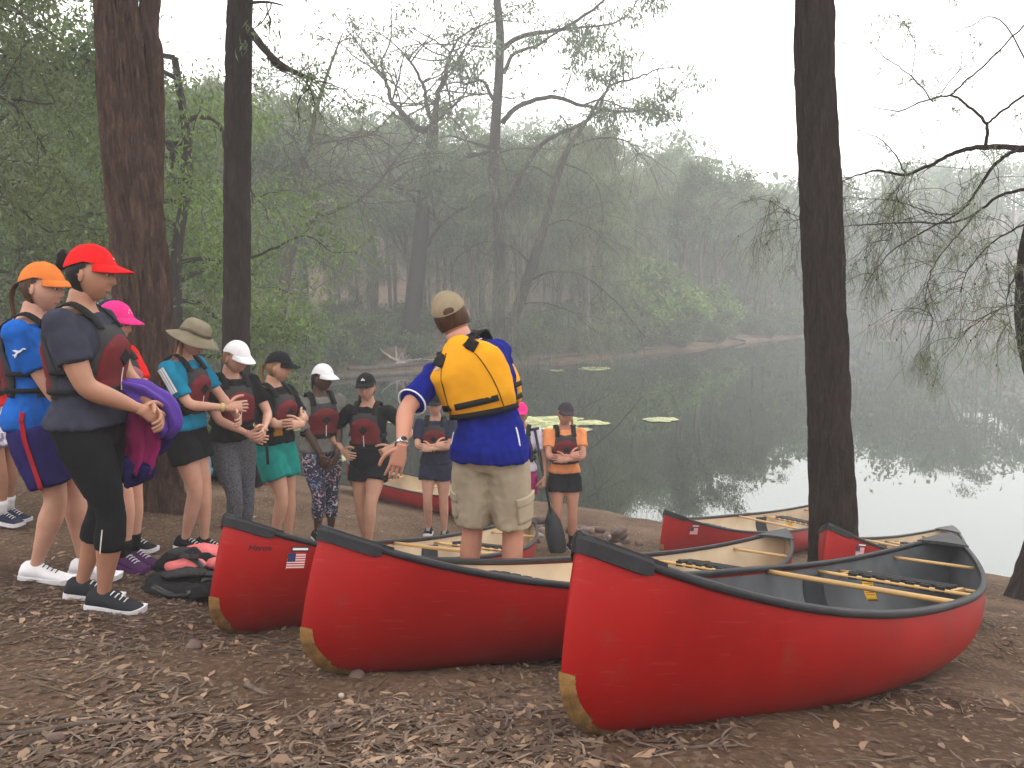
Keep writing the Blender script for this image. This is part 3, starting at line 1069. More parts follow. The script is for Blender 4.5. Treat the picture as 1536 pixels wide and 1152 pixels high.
def hand(wrist, d, nrm, H, thumb_side, curl=0.5, spread=0.12, big=1.0):
    """palm and five fingers; d: along the fingers, nrm: out of the back of the hand"""
    d = d.normalized(); nrm = (nrm - d * nrm.dot(d)).normalized(); s = d.cross(nrm).normalized() * thumb_side
    k = H * big
    mb = MB()
    pl, pw, pt = .056 * k, .024 * k, .0085 * k
    P = [wrist - d * .012 * k, wrist + d * .004 * k, wrist + d * pl * .45, wrist + d * pl * .9, wrist + d * pl]
    mb.add(*tube(P, [(.0155 * k, .0125 * k), (.017 * k, .0115 * k), (pw, pt * 1.15), (pw * 1.02, pt), (pw * .94, pt * .75)], 12, hint=s))
    lens = [.043, .048, .045, .035]
    for i in range(4):
        o = (1.5 - i) / 1.5
        b = wrist + d * (pl * (.93 if i < 3 else .86)) + s * (o * pw * .76)
        ang = spread * o
        fd = (d * math.cos(ang) + s * math.sin(ang)).normalized()
        Ls = [lens[i] * k * q for q in (.46, .30, .24)]
        pts = [b - fd * .008 * k, b]; a = 0.0; cur = b
        for q, c in zip(Ls, (curl * .9, curl * 1.1, curl * .7)):
            a += c
            dirv = fd * math.cos(a) - nrm * math.sin(a)
            cur = cur + dirv * q; pts.append(cur)
        r = (.0052 if i < 3 else .0046) * k
        mb.add(*tube(catmull(pts, 3), [r * (1.05 - .25 * j / (3 * (len(pts) - 1))) for j in range(3 * (len(pts) - 1) + 1)], 8))
        mb.add(*ellipsoid(cur, (r * .8,) * 3, 8, 5))
    b = wrist + d * pl * .18 + s * pw * .75
    t1 = b + (d * .75 + s * .75 - nrm * .35 * curl).normalized() * .028 * k
    t2 = t1 + (d * .95 + s * .35 - nrm * .6 * curl).normalized() * .022 * k
    t3 = t2 + (d * 1.0 + s * .1 - nrm * .8 * curl).normalized() * .016 * k
    pts = catmull([b - s * .01 * k, b, t1, t2, t3], 3)
    mb.add(*tube(pts, [(.0085 - .0035 * j / len(pts)) * k for j in range(len(pts))], 8))
    mb.add(*ellipsoid(t3, (.0048 * k,) * 3, 8, 5))
    return mb

def shoe_meshes(H, toe=1.0):
    L, W, h = .155 * H * toe, .029 * H, .045 * H
    xs = [(-.30, .70, .95), (-.24, .86, 1.18), (-.10, .92, 1.30), (.05, .96, 1.18), (.25, 1.05, .82), (.45, 1.08, .60), (.60, .92, .48), (.69, .55, .36)]
    V = []; F = []
    n = 14
    for u, w, hh in xs:
        for k in range(n):
            a = 2 * math.pi * k / n
            z = math.sin(a); x = math.cos(a)
            zz = (z * .5 + .5) * h * hh + .010 * H * .8
            wx = x * W * w * (1 if z < 0 else (1 - .38 * z))
            V.append(Vector((wx, u * L, zz)))
    for i in range(len(xs) - 1):
        for k in range(n):
            F.append((i * n + k, i * n + (k + 1) % n, (i + 1) * n + (k + 1) % n, (i + 1) * n + k))
    F.append(tuple(range(n - 1, -1, -1))); F.append(tuple((len(xs) - 1) * n + k for k in range(n)))
    top = []; bot = []
    ou = [(-.33, .30), (-.31, .70), (-.22, .95), (-.05, .92), (.15, .98), (.35, 1.14), (.52, 1.10), (.64, .85), (.71, .45), (.725, .15)]
    for u, w in ou:
        lift = .012 * H * max(0, (u - .45) / .28) ** 2
        top.append([Vector((-W * w, u * L, .018 * H + lift)), Vector((W * w, u * L, .018 * H + lift))])
        bot.append([Vector((-W * w * .96, u * L, lift)), Vector((W * w * .96, u * L, lift))])
    return (V, F), sheet(top, bot)

def fold(me, amp, scale, seed, squash=(1, 1, 1)):
    co, no = mesh_np(me)
    d = np.array([noise.noise(Vector((c[0] * scale * squash[0] + seed, c[1] * scale * squash[1], c[2] * scale * squash[2])))
                  + 0.5 * noise.noise(Vector((c[0] * scale * 2.3 * squash[0], c[1] * scale * 2.3 * squash[1] + seed, c[2] * scale * 2.3 * squash[2]))) for c in co])
    co = co + no * (d * amp)[:, None]
    me.vertices.foreach_set('co', co.astype(np.float32).ravel()); me.update()

def obj_from_mesh(name, me, material, parent):
    me.name = name; me.materials.clear(); me.materials.append(material)
    o = bpy.data.objects.new(name, me); COL.objects.link(o); o.parent = parent
    return o

def slab_on_torso(f, z0, z1, half, o_in, o_out, ctr=0.0, nz=14, nu=18, round_top=0.0, dip=0.0, puff=True, seams=()):
    """padded panel on the torso; half(zf) gives the half-angle at height fraction zf"""
    top = []; bot = []
    for i in range(nu + 1):
        u = -1 + 2 * i / nu
        rt = []; rb = []
        for j in range(nz + 1):
            v = j / nz
            zt = z1 - round_top * abs(u) ** 2.2 - dip * (1 - u * u)
            z = z0 + (zt - z0) * v
            th = ctr + u * half(z)
            e = min(1.0, (1 - abs(u)) * 5, v * 6 + .0, (1 - v) * 6)
            k = (0.35 + 0.65 * math.sqrt(max(0, e))) if puff else 1.0
            for q in seams:
                k *= 1 - 0.22 * math.exp(-((v - q) / 0.03) ** 2)
            rt.append(f.tp(th, z, o_in + (o_out - o_in) * k)); rb.append(f.tp(th, z, o_in))
        top.append(rt); bot.append(rb)
    return sheet(top, bot)

def ribbon(P, N, w, t=0.004):
    """flat strap along P with outward normals N"""
    top = []; bot = []
    m = len(P)
    for i in range(m):
        tg = (P[min(i + 1, m - 1)] - P[max(i - 1, 0)]).normalized()
        s = tg.cross(N[i]).normalized() * (w / 2)
        n = N[i].normalized() * t
        top.append([P[i] - s + n, P[i] + s + n]); bot.append([P[i] - s - n * .3, P[i] + s - n * .3])
    return sheet(top, bot)

def belt(f, z, off, w, th0=-math.pi, th1=math.pi, n=40, tilt=0.0, t=0.004):
    P = []; N = []
    full = th1 - th0 > 6.2
    for i in range(n + 1):
        th = th0 + (th1 - th0) * i / n
        zz = z + tilt * math.cos(th)
        p = f.tp(th, zz, off); q = f.tp(th, zz, off + .02)
        P.append(p); N.append(q - p)
    return ribbon(P, N, w, t)

def vest_girl(f, root, panel=None, base=None):
    """buoyancy vest: black straps, grey yoke, quilted maroon panels with a diamond patch"""
    panel = panel or V_MAROON; base = base or V_GREY
    H = f.H; v = None
    halfF = lambda z: interp([.58, .66, .70, .74, .80], [1.12, 1.12, .95, .72, .62], z)
    V, F = slab_on_torso(f, .600, .812, halfF, .010, .032, 0.0, 22, 22, .012, .020)
    v = mk('life_vest', V, F, base, root)
    V, F = slab_on_torso(f, .600, .825, halfF, .010, .034, math.pi, 22, 22, .012, .006)
    mk('back_panel', V, F, base, v)
    hp = lambda z: interp([.60, .70, .77], [.95, .80, .50], z)
    V, F = slab_on_torso(f, .612, .768, hp, .026, .043, 0.0, 20, 20, .030, 0, seams=(.28,))
    pp = mk('chest_panel', V, F, panel, v)
    V, F = slab_on_torso(f, .612, .768, hp, .028, .045, math.pi, 20, 20, .030, 0, seams=(.30,))
    mk('rear_panel', V, F, panel, v)
    # diamond patch and zip
    ctr = f.tp(0, .705, .046); r = f.tp(.22, .705, .045) - ctr; u = f.tp(0, .727, .045) - ctr; n = (f.tp(0, .705, .06) - ctr).normalized() * .004
    mk('diamond_patch', [ctr + r + n, ctr + u + n, ctr - r + n, ctr - u + n, ctr + r - n * 2, ctr + u - n * 2, ctr - r - n * 2, ctr - u - n * 2],
       [(0, 1, 2, 3), (0, 4, 5, 1), (1, 5, 6, 2), (2, 6, 7, 3), (3, 7, 4, 0), (7, 6, 5, 4)], V_BLACK, v, False)
    P = [f.tp(0, .615 + .062 * i / 6, .0445) for i in range(7)]; N = [f.tp(0, .615 + .062 * i / 6, .06) - P[i] for i in range(7)]
    mk('zip', *ribbon(P, N, .007, .002), M_REFL, v, False)
    for s in (-1, 1):
        th = s * .52
        pts = [f.tp(th, .785, .030), f.tp(th * 1.15, .815, .028), f.bend(Vector((s * .060 * H * f.build, -.006 * H, .842 * H))) + Vector((0, 0, .012)),
               f.tp(math.pi - th * 1.15, .815, .028), f.tp(math.pi - th, .785, .032)]
        P = catmull(pts, 5)
        c = f.bend(Vector((s * .05 * H, 0, .79 * H)))
        N = [(p - c) for p in P]
        mk('shoulder_strap', *ribbon(P, N, .050, .006), V_BLACK, v)
    for z in (.622, .672):
        mk('waist_strap', *belt(f, z, .038 if z < .65 else .030, .024), V_BLACK, v)
    for s in (-1, 1):
        p = f.tp(s * 1.05, .672, .040); n = (f.tp(s * 1.05, .672, .08) - p)
        rot = n.to_track_quat('Y', 'Z').to_matrix()
        mk('buckle', *box(p, (.040, .012, .028), rot), M_BUCK, v, False)
    return v

def headgear(f, hm, root, spec, H, hairm=None):
    """hm: 4x4 head matrix; local +Y is the face"""
    kind, material = spec['kind'], spec['mat']
    X = lambda p: hm @ Vector(p)
    hw, hd, hh = .0465 * H, .0590 * H, .0690 * H
    bw, bd = hw + .0080 * H, hd + .0080 * H
    ZL = .40
    line = lambda y: ZL - .34 * max(0, -y) - .02 * max(0, y)
    ni, nj = 48, 14
    V = []
    topz = (hh + .0075 * H) * (1.06 if kind != 'bucket' else 1.02)
    for j in range(nj + 1):
        for i in range(ni):
            a = 2 * math.pi * i / ni
            z0 = line(math.cos(a))
            t = j / nj
            e0 = math.asin(z0); e = e0 + (math.pi / 2 - e0) * t
            rr = math.cos(e) ** .86
            zz = math.sin(e) * topz
            if kind == 'bucket':
                rr = rr ** .45 if t > 0 else math.cos(e0) ** .45; zz = min(zz, topz * .93 + .07 * zz)
            flat = 1 - .06 * max(0, math.cos(a)) * math.sin(math.pi * t)
            V.append(X((math.sin(a) * rr * bw * 1.02, math.cos(a) * rr * bd * 1.02 * flat, zz)))
    F = [(j * ni + i, j * ni + (i + 1) % ni, (j + 1) * ni + (i + 1) % ni, (j + 1) * ni + i) for j in range(nj) for i in range(ni)]
    o = mk('bucket_hat' if kind == 'bucket' else 'cap', V, F, material, root)
    z0 = math.sin(math.asin(ZL - .02)) * topz
    s0 = math.sqrt(1 - ZL ** 2) * 1.02
    if kind == 'bucket': s0 = math.sqrt(1 - ZL ** 2) ** .45 * 1.02
    top = []; bot = []
    if kind == 'bucket':
        for i in range(48):
            a = 2 * math.pi * i / 48
            e = Vector((math.sin(a) * bw * s0 * 1.0, math.cos(a) * bd * s0, 0))
            rt = []; rb = []
            for k in range(6):
                t = k / 5
                l = .046 * H * t
                p = e + e.normalized() * l
                p.z = line(math.cos(a)) * topz + .002 * H - .030 * H * t ** 1.2 + .006 * H * math.sin(3 * a + .6) * t
                rt.append(X(p)); rb.append(X(p - Vector((0, 0, .004))))
            top.append(rt); bot.append(rb)
        mk('brim', *sheet(top, bot, True), material, o)
        band = [X(Vector((math.sin(a) * bw * s0 * 1.005, math.cos(a) * bd * s0 * 1.005, line(math.cos(a)) * topz + .012 * H))) for a in np.linspace(0, 2 * math.pi, 40)]
        N = [hm.to_3x3() @ Vector((math.sin(a), math.cos(a), 0)) for a in np.linspace(0, 2 * math.pi, 40)]
        mk('hat_band', *ribbon(band, N, .020, .003), cloth('hat_band', (0.12, 0.10, 0.065)), o)
    else:
        n = 20; L = .047 * H * spec.get('brim', 1.0)
        for i in range(n + 1):
            q = -1 + 2 * i / n; a = q * 1.18
            e = Vector((math.sin(a) * bw * s0, math.cos(a) * bd * s0, 0))
            rt = []; rb = []
            for k in range(6):
                t = k / 5
                ext = L * (1 - abs(q) ** 2.6) ** .6
                p = e + Vector((e.x * .04 * t, ext * t, 0))
                p.z = z0 + .003 * H - .55 * (p.x / bw) ** 2 * .018 * H * (0.3 + t) - .012 * H * t * spec.get('tip', 1.0)
                rt.append(X(p)); rb.append(X(p - Vector((0, 0, .0045))))
            top.append(rt); bot.append(rb)
        mk('brim', *sheet(top, bot), spec.get('brim_mat', material), o)
        if hairm is not None: mk('back_opening', *ellipsoid(X((0, -bd * .93, topz * .17)), (.034, .012, .026), 14, 10, hm.to_3x3()), hairm, o)
        mk('top_button', *ellipsoid(X((0, 0, (hh + .0075 * H) * 1.06)), (.008, .008, .005), 8, 5), material, o)
        for a in range(3):
            w = a * math.pi / 3 + math.pi / 6
            pts = []; N = []
            for k in range(15):
                th = -1.05 + 2.1 * k / 14
                dx, dy, dz = math.sin(th) * math.sin(w), math.sin(th) * math.cos(w), math.cos(th)
                p = Vector((dx * bw * 1.024, dy * bd * 1.024 * (1 - .06 * max(0, math.cos(w) * (1 if th > 0 else -1)) * abs(math.sin(th * 1.3))), dz * topz * 1.002))
                pts.append(X(p)); N.append(hm.to_3x3() @ Vector((dx, dy, dz)))
            mk('seam', *ribbon(pts, N, .004, .0012), material, o)
        lg = spec.get('logo')
        if lg:
            lm = spec.get('logo_mat', M_REFL)
            c = Vector((0, bd * .80, topz * .66)); nn = Vector((0, .78, .62)).normalized(); up = Vector((0, -.62, .78)); rt = Vector((1, 0, 0))
            def put(pts2, nm='logo'):
                Vv = []
                for (a, b) in pts2:
                    p = c + rt * a + up * b
                    p.y = bd * 1.0 * math.sqrt(max(0.01, 1 - (p.x / bw) ** 2 - (p.z / topz) ** 2)) + .0030
                    Vv.append(p)
                m = len(Vv)
                Vv2 = [X(p) for p in Vv] + [X(p - Vector((0, .004, .002))) for p in Vv]
                mk(nm, Vv2, [tuple(range(m))] + [(k, k + m, (k + 1) % m + m, (k + 1) % m) for k in range(m)], lm, o, False)
            if lg == 'bars':
                for k, hgt in enumerate((.010, .019, .028)):
                    x0 = -.017 + k * .0125
                    put([(x0 + .004, -.012), (x0 + .013, -.012), (x0 + .013 - hgt * .45, -.012 + hgt), (x0 + .006 - hgt * .45, -.012 + hgt * .86)])
            elif lg == 'swoosh':
                put([(-.022, -.004), (-.016, -.012), (-.006, -.012), (.026, .006), (-.004, -.004), (-.014, -.006)])
            elif lg == 'triangle':
                put([(-.020, -.010), (.020, -.010), (.0, .018)])
    return o

def person(label, x, y, heading, H=1.6, feet=((-.10, .03, 0), (.10, .0, 0)), handL=None, handR=None, poleL=(-1, -.6, -.3), poleR=(1, -.6, -.3),
           lean=(0, 0), twist=0.0, head=(0, 0, 0), build=1.0, male=False, hipw=1.0, skin_k='light', hair='brown', hair_style='pony', gear=None,
           shirt=None, sleeve=.34, sleeve_flare=.012, bottom=None, btype='shorts', blen=.26, shoe=None, sole=None, sock=None, vest='girl', vest_kw=None,
           curlL=.55, curlR=.55, dirL=None, dirR=None, nrmL=None, nrmR=None, vox=.0145, knee=((0, 1), (0, 1)), hem=.535, arm_k=1.0, eyes=True, armw=1.0, hem_flare=.010, shR=(0, 0, 0)):
    zg = gz(x, y)
    root = empty('person', (x, y, zg), heading)
    tag(root, label, 'person')
    f = Fig(H, lean, twist, build, male, hipw)
    ch, sh_ = math.cos(heading), math.sin(heading)
    def local_ground(lx, ly):
        wx, wy = x + lx * ch - ly * sh_, y + lx * sh_ + ly * ch
        return gz(wx, wy) - zg
    sk = SK[skin_k]
    k = build
    # joints
    hips = [Vector((s * .052 * H * k, 0, .505 * H)) for s in (-1, 1)]
    ank = []
    for (fx, fy, yaw) in feet:
        g = local_ground(fx, fy); ank.append(Vector((fx, fy, g + .050 * H)))
    drop = min(0, min(a.z for a in ank) - .050 * H) * .0
    legs = []
    for i in range(2):
        kp = Vector((knee[i][0], knee[i][1], .15))
        m, b = ik(hips[i], ank[i], .232 * H, .232 * H, kp)
        legs.append((hips[i], m, b))
    shw = (.112 if not male else .124) * H * k ** .5
    shoulders = [f.bend(Vector((s * shw, -.006 * H, .795 * H))) for s in (-1, 1)]
    shoulders[1] = shoulders[1] + Vector(shR) * H
    arms = []
    ul, fl = .170 * H * arm_k, .150 * H * arm_k
    tg = [handL, handR]
    for i in range(2):
        t = tg[i]
        if t is None: t = ((-1, 1)[i] * .155, .02, .47)
        m, b = ik(shoulders[i], Vector(t) * H, ul, fl, Vector((poleL, poleR)[i]))
        arms.append((shoulders[i], m, b))
    lp = [(0, .055 * H * k), (.12, .056 * H * k), (.30, .046 * H * k), (.46, .034 * H), (.52, .032 * H), (.66, .034 * H * k), (.80, .027 * H), (.95, .0185 * H), (1, .019 * H)]
    m_ = (1.12 if male else 1.0) * k ** .5 * armw
    ap = [(0, .030 * H * m_), (.1, .031 * H * m_), (.28, .0265 * H * m_), (.46, .0225 * H * m_), (.52, .0225 * H * m_), (.62, .0235 * H * m_), (.82, .0185 * H * m_), (.97, .0145 * H), (1, .0148 * H)]
    # --- body: one continuous skin surface
    mb = MB()
    mb.add(*f.torso(.470, .890, 0.0))
    for L in legs: mb.add(*seg_profile(*L, lp, n=14))
    for A in arms:
        mb.add(*seg_profile(*A, ap, n=12)); mb.add(*ellipsoid(A[0], (.033 * H * m_,) * 3, 12, 8))
    for i, b in enumerate(ank):
        yaw = feet[i][2]; d = Vector((-math.sin(yaw), math.cos(yaw), 0))
        mb.add(*tube([b - d * .02 * H + Vector((0, 0, -.012 * H)), b + d * .04 * H + Vector((0, 0, -.028 * H)), b + d * .080 * H + Vector((0, 0, -.036 * H))], [.017 * H, .013 * H, .007 * H], 10))
    body = remesh(mb.v, mb.f, vox)
    # head
    tr = f.top_rot()
    nb = f.bend(Vector((0, .002 * H, .872 * H)))
    hr = tr @ Matrix.Rotation(head[0], 3, 'Z') @ Matrix.Rotation(head[1], 3, 'X') @ Matrix.Rotation(head[2], 3, 'Y')
    hm = Matrix.Translation(nb) @ hr.to_4x4() @ Matrix.Translation(Vector((0, .014 * H, .058 * H)))
    hp, D = head_points(H)
    hv = [hm @ Vector(p) for p in hp.reshape(-1, 3)]
    hf = grid_faces(hp.shape[0], hp.shape[1])
    ex = MB(); ex.add(hv, hf)
    hw, hd, hh = .0465 * H, .0590 * H, .0690 * H
    for s in (-1, 1):
        for (o, r) in (((s * hw * .97, -.10 * hd, -.05 * hh), (.006 * H, .011 * H, .0185 * H)), ((s * hw * .99, -.07 * hd, -.18 * hh), (.0045 * H, .007 * H, .009 * H))):
            ex.add(*ellipsoid(hm @ Vector(o), r, 10, 8, hm.to_3x3() @ Matrix.Rotation(s * -.35, 3, 'Z')))
    for i in range(2):
        A = arms[i]; d = (dirL, dirR)[i]; n = (nrmL, nrmR)[i]
        fd = (A[2] - A[1]).normalized()
        d = Vector(d) if d is not None else fd
        n = Vector(n) if n is not None else Vector(((-1, 1)[i] * .8, .5, .2))
        sgn = 1 if i == 0 else -1
        hb = hand(A[2], d, n, H, sgn, (curlL, curlR)[i], big=.90 if male else 1.0)
        if male:
            hm2 = remesh(hb.v, hb.f, .0034, 3); V = [v.co.copy() for v in hm2.vertices]; F = [tuple(p.vertices) for p in hm2.polygons]; ex.add(V, F)
        else:
            ex.add(hb.v, hb.f)
    bv = [v.co.copy() for v in body.vertices]; bf = [tuple(p.vertices) for p in body.polygons]
    ex.add(bv, bf)
    bpy.data.meshes.remove(body)
    mk('body', ex.v, ex.f, sk, root)
    X = lambda p: hm @ Vector(p)
    if eyes:
        def onface(px, pz):
            j = np.argmin((D[..., 0] - px) ** 2 + (D[..., 2] - pz) ** 2 + (D[..., 1] < 0) * 9); return Vector(hp.reshape(-1, 3)[j])
        for s in (-1, 1):
            e = onface(s * .37, .05)
            w = mk('eye', *ellipsoid(X(e + Vector((0, -.0035, 0))), (.0095 * H, .004 * H, .0042 * H), 12, 8, hm.to_3x3()), M_EYEW, root)
            mk('iris', *ellipsoid(X(e + Vector((0, -.0012, -.0006))), (.0052 * H, .0034 * H, .0046 * H), 10, 8, hm.to_3x3()), M_EYE, w)
            b1 = [X(onface(s * q, zz) + Vector((0, .0015, 0))) for q, zz in ((.18, .20), (.32, .25), (.46, .25), (.58, .20))]
            mk('eyebrow', *tube(catmull(b1, 2), .0023 * H, 6), HAIR[hair if hair != 'blond' else 'light'], root)
        mo = [X(onface(q, zz) + Vector((0, -.0022, 0))) for q, zz in ((-.30, -.50), (-.15, -.485), (0, -.495), (.15, -.485), (.30, -.50))]
        mk('lips', *tube(catmull(mo, 2), [(.0016 * H, .0030 * H)] + [(.0022 * H, .0046 * H)] * 7 + [(.0016 * H, .0030 * H)], 8, hint=(0, 1, 0)), lipm(skin_k), root)
    # --- hair
    hpo, Dh = head_points(H, nu=56, nv=40, feat=0.0, off=.0045 * H)
    keep = lambda j, i: (Dh[j, i, 1] < -.12 + .75 * max(0, Dh[j, i, 2]) + (.12 if Dh[j, i, 2] < 0 else 0)) and Dh[j, i, 2] > (-.62 if hair_style != 'short' else -.45)
    V, F = compact([X(p) for p in hpo.reshape(-1, 3)], grid_faces(hpo.shape[0], hpo.shape[1], keep))
    hs = mk('hair', V, F, HAIR[hair], root)
    rr = random.Random(int(abs(x) * 1000 + y * 77))
    def locks(paths, r0, r1, n, spreadv):
        for path in paths:
            mbk = MB()
            C = catmull(path, 5)
            for q in range(n):
                a = 2 * math.pi * q / n + rr.random(); rad = spreadv * math.sqrt(rr.random())
                off = Vector((math.cos(a) * rad, math.sin(a) * rad * .7, 0)); ph = rr.random() * 6
                pts = []
                for i, p in enumerate(C):
                    t = i / (len(C) - 1)
                    wv = .35 + .65 * math.sin(math.pi * min(1, t * 1.15)) if t < .85 else .5
                    pts.append(p + off * wv + Vector((math.sin(ph + t * 5), math.cos(ph * 1.3 + t * 4), 0)) * .004)
                e = rr.uniform(.85, 1.0); m2 = max(3, int(len(pts) * e))
                pts = pts[:m2]
                mbk.add(*tube(pts, [r0 + (r1 - r0) * i / (len(pts) - 1) for i in range(len(pts))], 6))
            me = remesh(mbk.v, mbk.f, .008, 2)
            obj_from_mesh('hair_lock', me, HAIR[hair], hs)
    back = lambda px, py, pz: X((px * hw, py * hd, pz * hh))
    dn = lambda p, dx, dy, dz: p + Vector((dx, dy, dz)) * H
    if hair_style == 'pony':
        a = back(0, -.95, .05); locks([[back(0, -.7, .05), dn(a, 0, -.018, .002), dn(a, 0, -.034, -.03), dn(a, .004, -.030, -.09), dn(a, .006, -.014, -.145)]], .007, .002, 14, .020)
    elif hair_style == 'bun':
        mbk = MB()
        for q in range(9):
            a = q / 9 * 2 * math.pi
            c = back(.25 * math.cos(a), -1.28, .42 + .26 * math.sin(a)); mbk.add(*ellipsoid(c, (.020, .020, .020), 10, 8))
        mbk.add(*ellipsoid(back(0, -1.05, .42), (.026, .03, .026), 10, 8)); mbk.add(*ellipsoid(back(0, -1.30, .42), (.024, .026, .024), 10, 8))
        me = remesh(mbk.v, mbk.f, .005, 3); fold(me, .004, 45, 2.0); obj_from_mesh('hair_bun', me, HAIR[hair], hs)
    elif hair_style == 'long':
        pths = []
        for s, yy in ((-.9, -.3), (-.45, -.85), (0, -1.0), (.45, -.85), (.9, -.3)):
            a = back(s, yy, -.25)
            pths.append([back(s * .8, yy * .8, .2), a, dn(a, s * .006, yy * .010, -.05), dn(a, s * .008, yy * .014 - .006, -.10), dn(a, s * .006, yy * .012 - .006, -.145)])
        locks(pths, .009, .003, 8, .014)
    elif hair_style == 'side':
        a = back(.75, -.55, -.2); locks([[back(.5, -.8, .1), a, dn(a, .012, .006, -.045), dn(a, .010, .020, -.095), dn(a, .006, .026, -.135)]], .008, .003, 12, .016)
    elif hair_style == 'sideL':
        a = back(-.75, -.55, -.2); locks([[back(-.5, -.8, .1), a, dn(a, -.012, .006, -.045), dn(a, -.010, .020, -.095), dn(a, -.006, .026, -.135)]], .008, .003, 12, .016)
    if gear: headgear(f, hm, root, gear, H, HAIR[hair])
    # --- clothes
    if shirt is not None:
        mb = MB(); mb.add(*f.torso(hem, .824, .013, flare=hem_flare))
        for A in arms:
            mb.add(*seg_profile(*A, ap, extra=.010, t1=sleeve, n=14, flare=sleeve_flare)); mb.add(*ellipsoid(A[0], (.033 * H * m_ + .011,) * 3, 12, 8))
        me = remesh(mb.v, mb.f, vox, 4); fold(me, .0105, 13, x * 7, (1, 1, .6)); fold(me, .0035, 34, y * 5, (1, 1, .7))
        obj_from_mesh('shirt', me, shirt, root)
    if bottom is not None:
        mb = MB()
        ext = {'shorts': .016, 'tights': .006, 'loose': .022}[btype]
        mb.add(*f.torso(.462, min(.585, (hem + .012) if shirt is not None else .585), ext * .6))
        for L in legs:
            mb.add(*seg_profile(*L, lp, extra=ext, t1=blen, n=16, flare={'shorts': .020, 'tights': .002, 'loose': .022}[btype]))
        me = remesh(mb.v, mb.f, vox, 4)
        if btype == 'tights': fold(me, .0025, 22, x)
        else: fold(me, .0075, 12, x * 3, (1, 1, .45)); fold(me, .003, 30, y)
        obj_from_mesh({'shorts': 'shorts', 'tights': 'leggings', 'loose': 'shorts'}[btype], me, bottom, root)
    if shoe is not None:
        (V1, F1), (V2, F2) = shoe_meshes(H)
        for i in range(2):
            fx, fy, yaw = feet[i]
            g = local_ground(fx, fy)
            dd = Vector((-math.sin(yaw), math.cos(yaw), 0)); g2 = local_ground(fx + dd.x * .09, fy + dd.y * .09)
            M = Matrix.Translation((fx, fy, g + .004)) @ Matrix.Rotation(yaw, 4, 'Z') @ Matrix.Rotation(math.atan2(g2 - g, .09), 4, 'X')
            so = mk('shoe', [M @ v for v in V1], F1, shoe, root)
            mk('sole', [M @ v for v in V2], F2, sole or C_WHITE, so, False)
            mbl = MB()
            for q in range(4):
                yy = .018 + .0125 * q; zz = .0575 - .0050 * q
                mbl.add(*tube([M @ Vector((-.013 * H, yy * H, (zz - .006) * H)), M @ Vector((0, (yy + .003) * H, zz * H)), M @ Vector((.013 * H, yy * H, (zz - .006) * H))], .0018 * H, 5))
            o = mbl.build('laces', C_WHITE if shoe is not C_WHITE else V_GREY, so); o['kind'] = 'stuff'
            if sock is not None:
                L = legs[i]; mk('sock', *seg_profile(*L, lp, extra=.005, t0=.86, t1=1.0, n=12), sock, root)
    if vest == 'girl': vest_girl(f, root, **(vest_kw or {}))
    return root, f, arms, legs, hm
# ------------------------------------------------------------------ the group on the bank
def px_x(px, d): return (px - 768) / FPX * d
def to_local(p, x, y, heading, H):
    d = Vector((p.x - x, p.y - y, p.z - gz(x, y)))
    c, s = math.cos(-heading), math.sin(-heading)
    return Vector((d.x * c - d.y * s, d.x * s + d.y * c, d.z)) / H
def capd(m, logo=None, lm=None, **k): return dict(kind='cap', mat=m, logo=logo, logo_mat=lm or M_REFL, **k)
CROSS = dict(handR=(-.020, .150, .672), handL=(.015, .172, .650), poleR=(1, -.05, -.75), poleL=(-1, -.05, -.75),
             dirR=(-1, -.25, .10), dirL=(1, -.30, .15), nrmR=(.1, 1, .3), nrmL=(-.1, 1, .3), curlR=.35, curlL=.35)

def sleeve_marks(root, f, A, which, material, out, name='sleeve_stripe'):
    """stripes that run down a sleeve: A shoulder, elbow; out = outward direction"""
    a, m = A[0], A[1]
    ax = (m - a).normalized(); out = (out - ax * out.dot(ax)).normalized(); sd = ax.cross(out)
    r = .031 * f.H + .016
    for k in which:
        ang = k * .26
        n = out * math.cos(ang) + sd * math.sin(ang)
        P = []; N = []
        for i in range(9):
            t = -.04 + .66 * i / 8
            rr = r * interp([-.1, .1, .7], [1.05, 1.04, 1.02], t) + .006 * max(0, t)
            P.append(a + (m - a) * t + n * rr); N.append(n)
        mk(name, *ribbon(P, N, .013, .003), material, root, False)

# 1 red cap
rc, rf, rA, rL, rh = person('person in red cap and black capri leggings with hands clasped in front', px_x(126, 3.55), 3.55, R(-84), H=1.71,
    feet=((-.09, -.12, R(4)), (.08, .05, R(-4))), handR=(.045, .155, .565), handL=(-.015, .165, .56), poleR=(1, -.8, -.3), poleL=(-1, -.8, -.3),
    dirR=(-.6, .6, -.5), dirL=(.6, .6, -.5), nrmR=(.5, .8, .3), nrmL=(-.5, .8, .3),
    lean=(0, .02), head=(R(-2), R(-7), 0), build=1.10, hipw=1.05, skin_k='tan', hair='black', hair_style='bun', gear=capd(C_RED, 'swoosh'),
    shirt=C_DARKT, sleeve=.30, bottom=C_BLACK, btype='tights', blen=.72, shoe=cloth('shoe_dark', (0.025, 0.026, 0.032)), vox=.0105, hem=.52, armw=1.15, curlR=.5)
# reflective line on the calf
_L = rL[1]
mk('reflective_piping', *ribbon([_L[1].lerp(_L[2], t) + Vector((.043 * 1.71 * (1 - .25 * t), -.012, 0)) for t in (.15, .25, .35, .44)], [Vector((1, 0, 0))] * 4, .004, .004), M_REFL, rc, False)
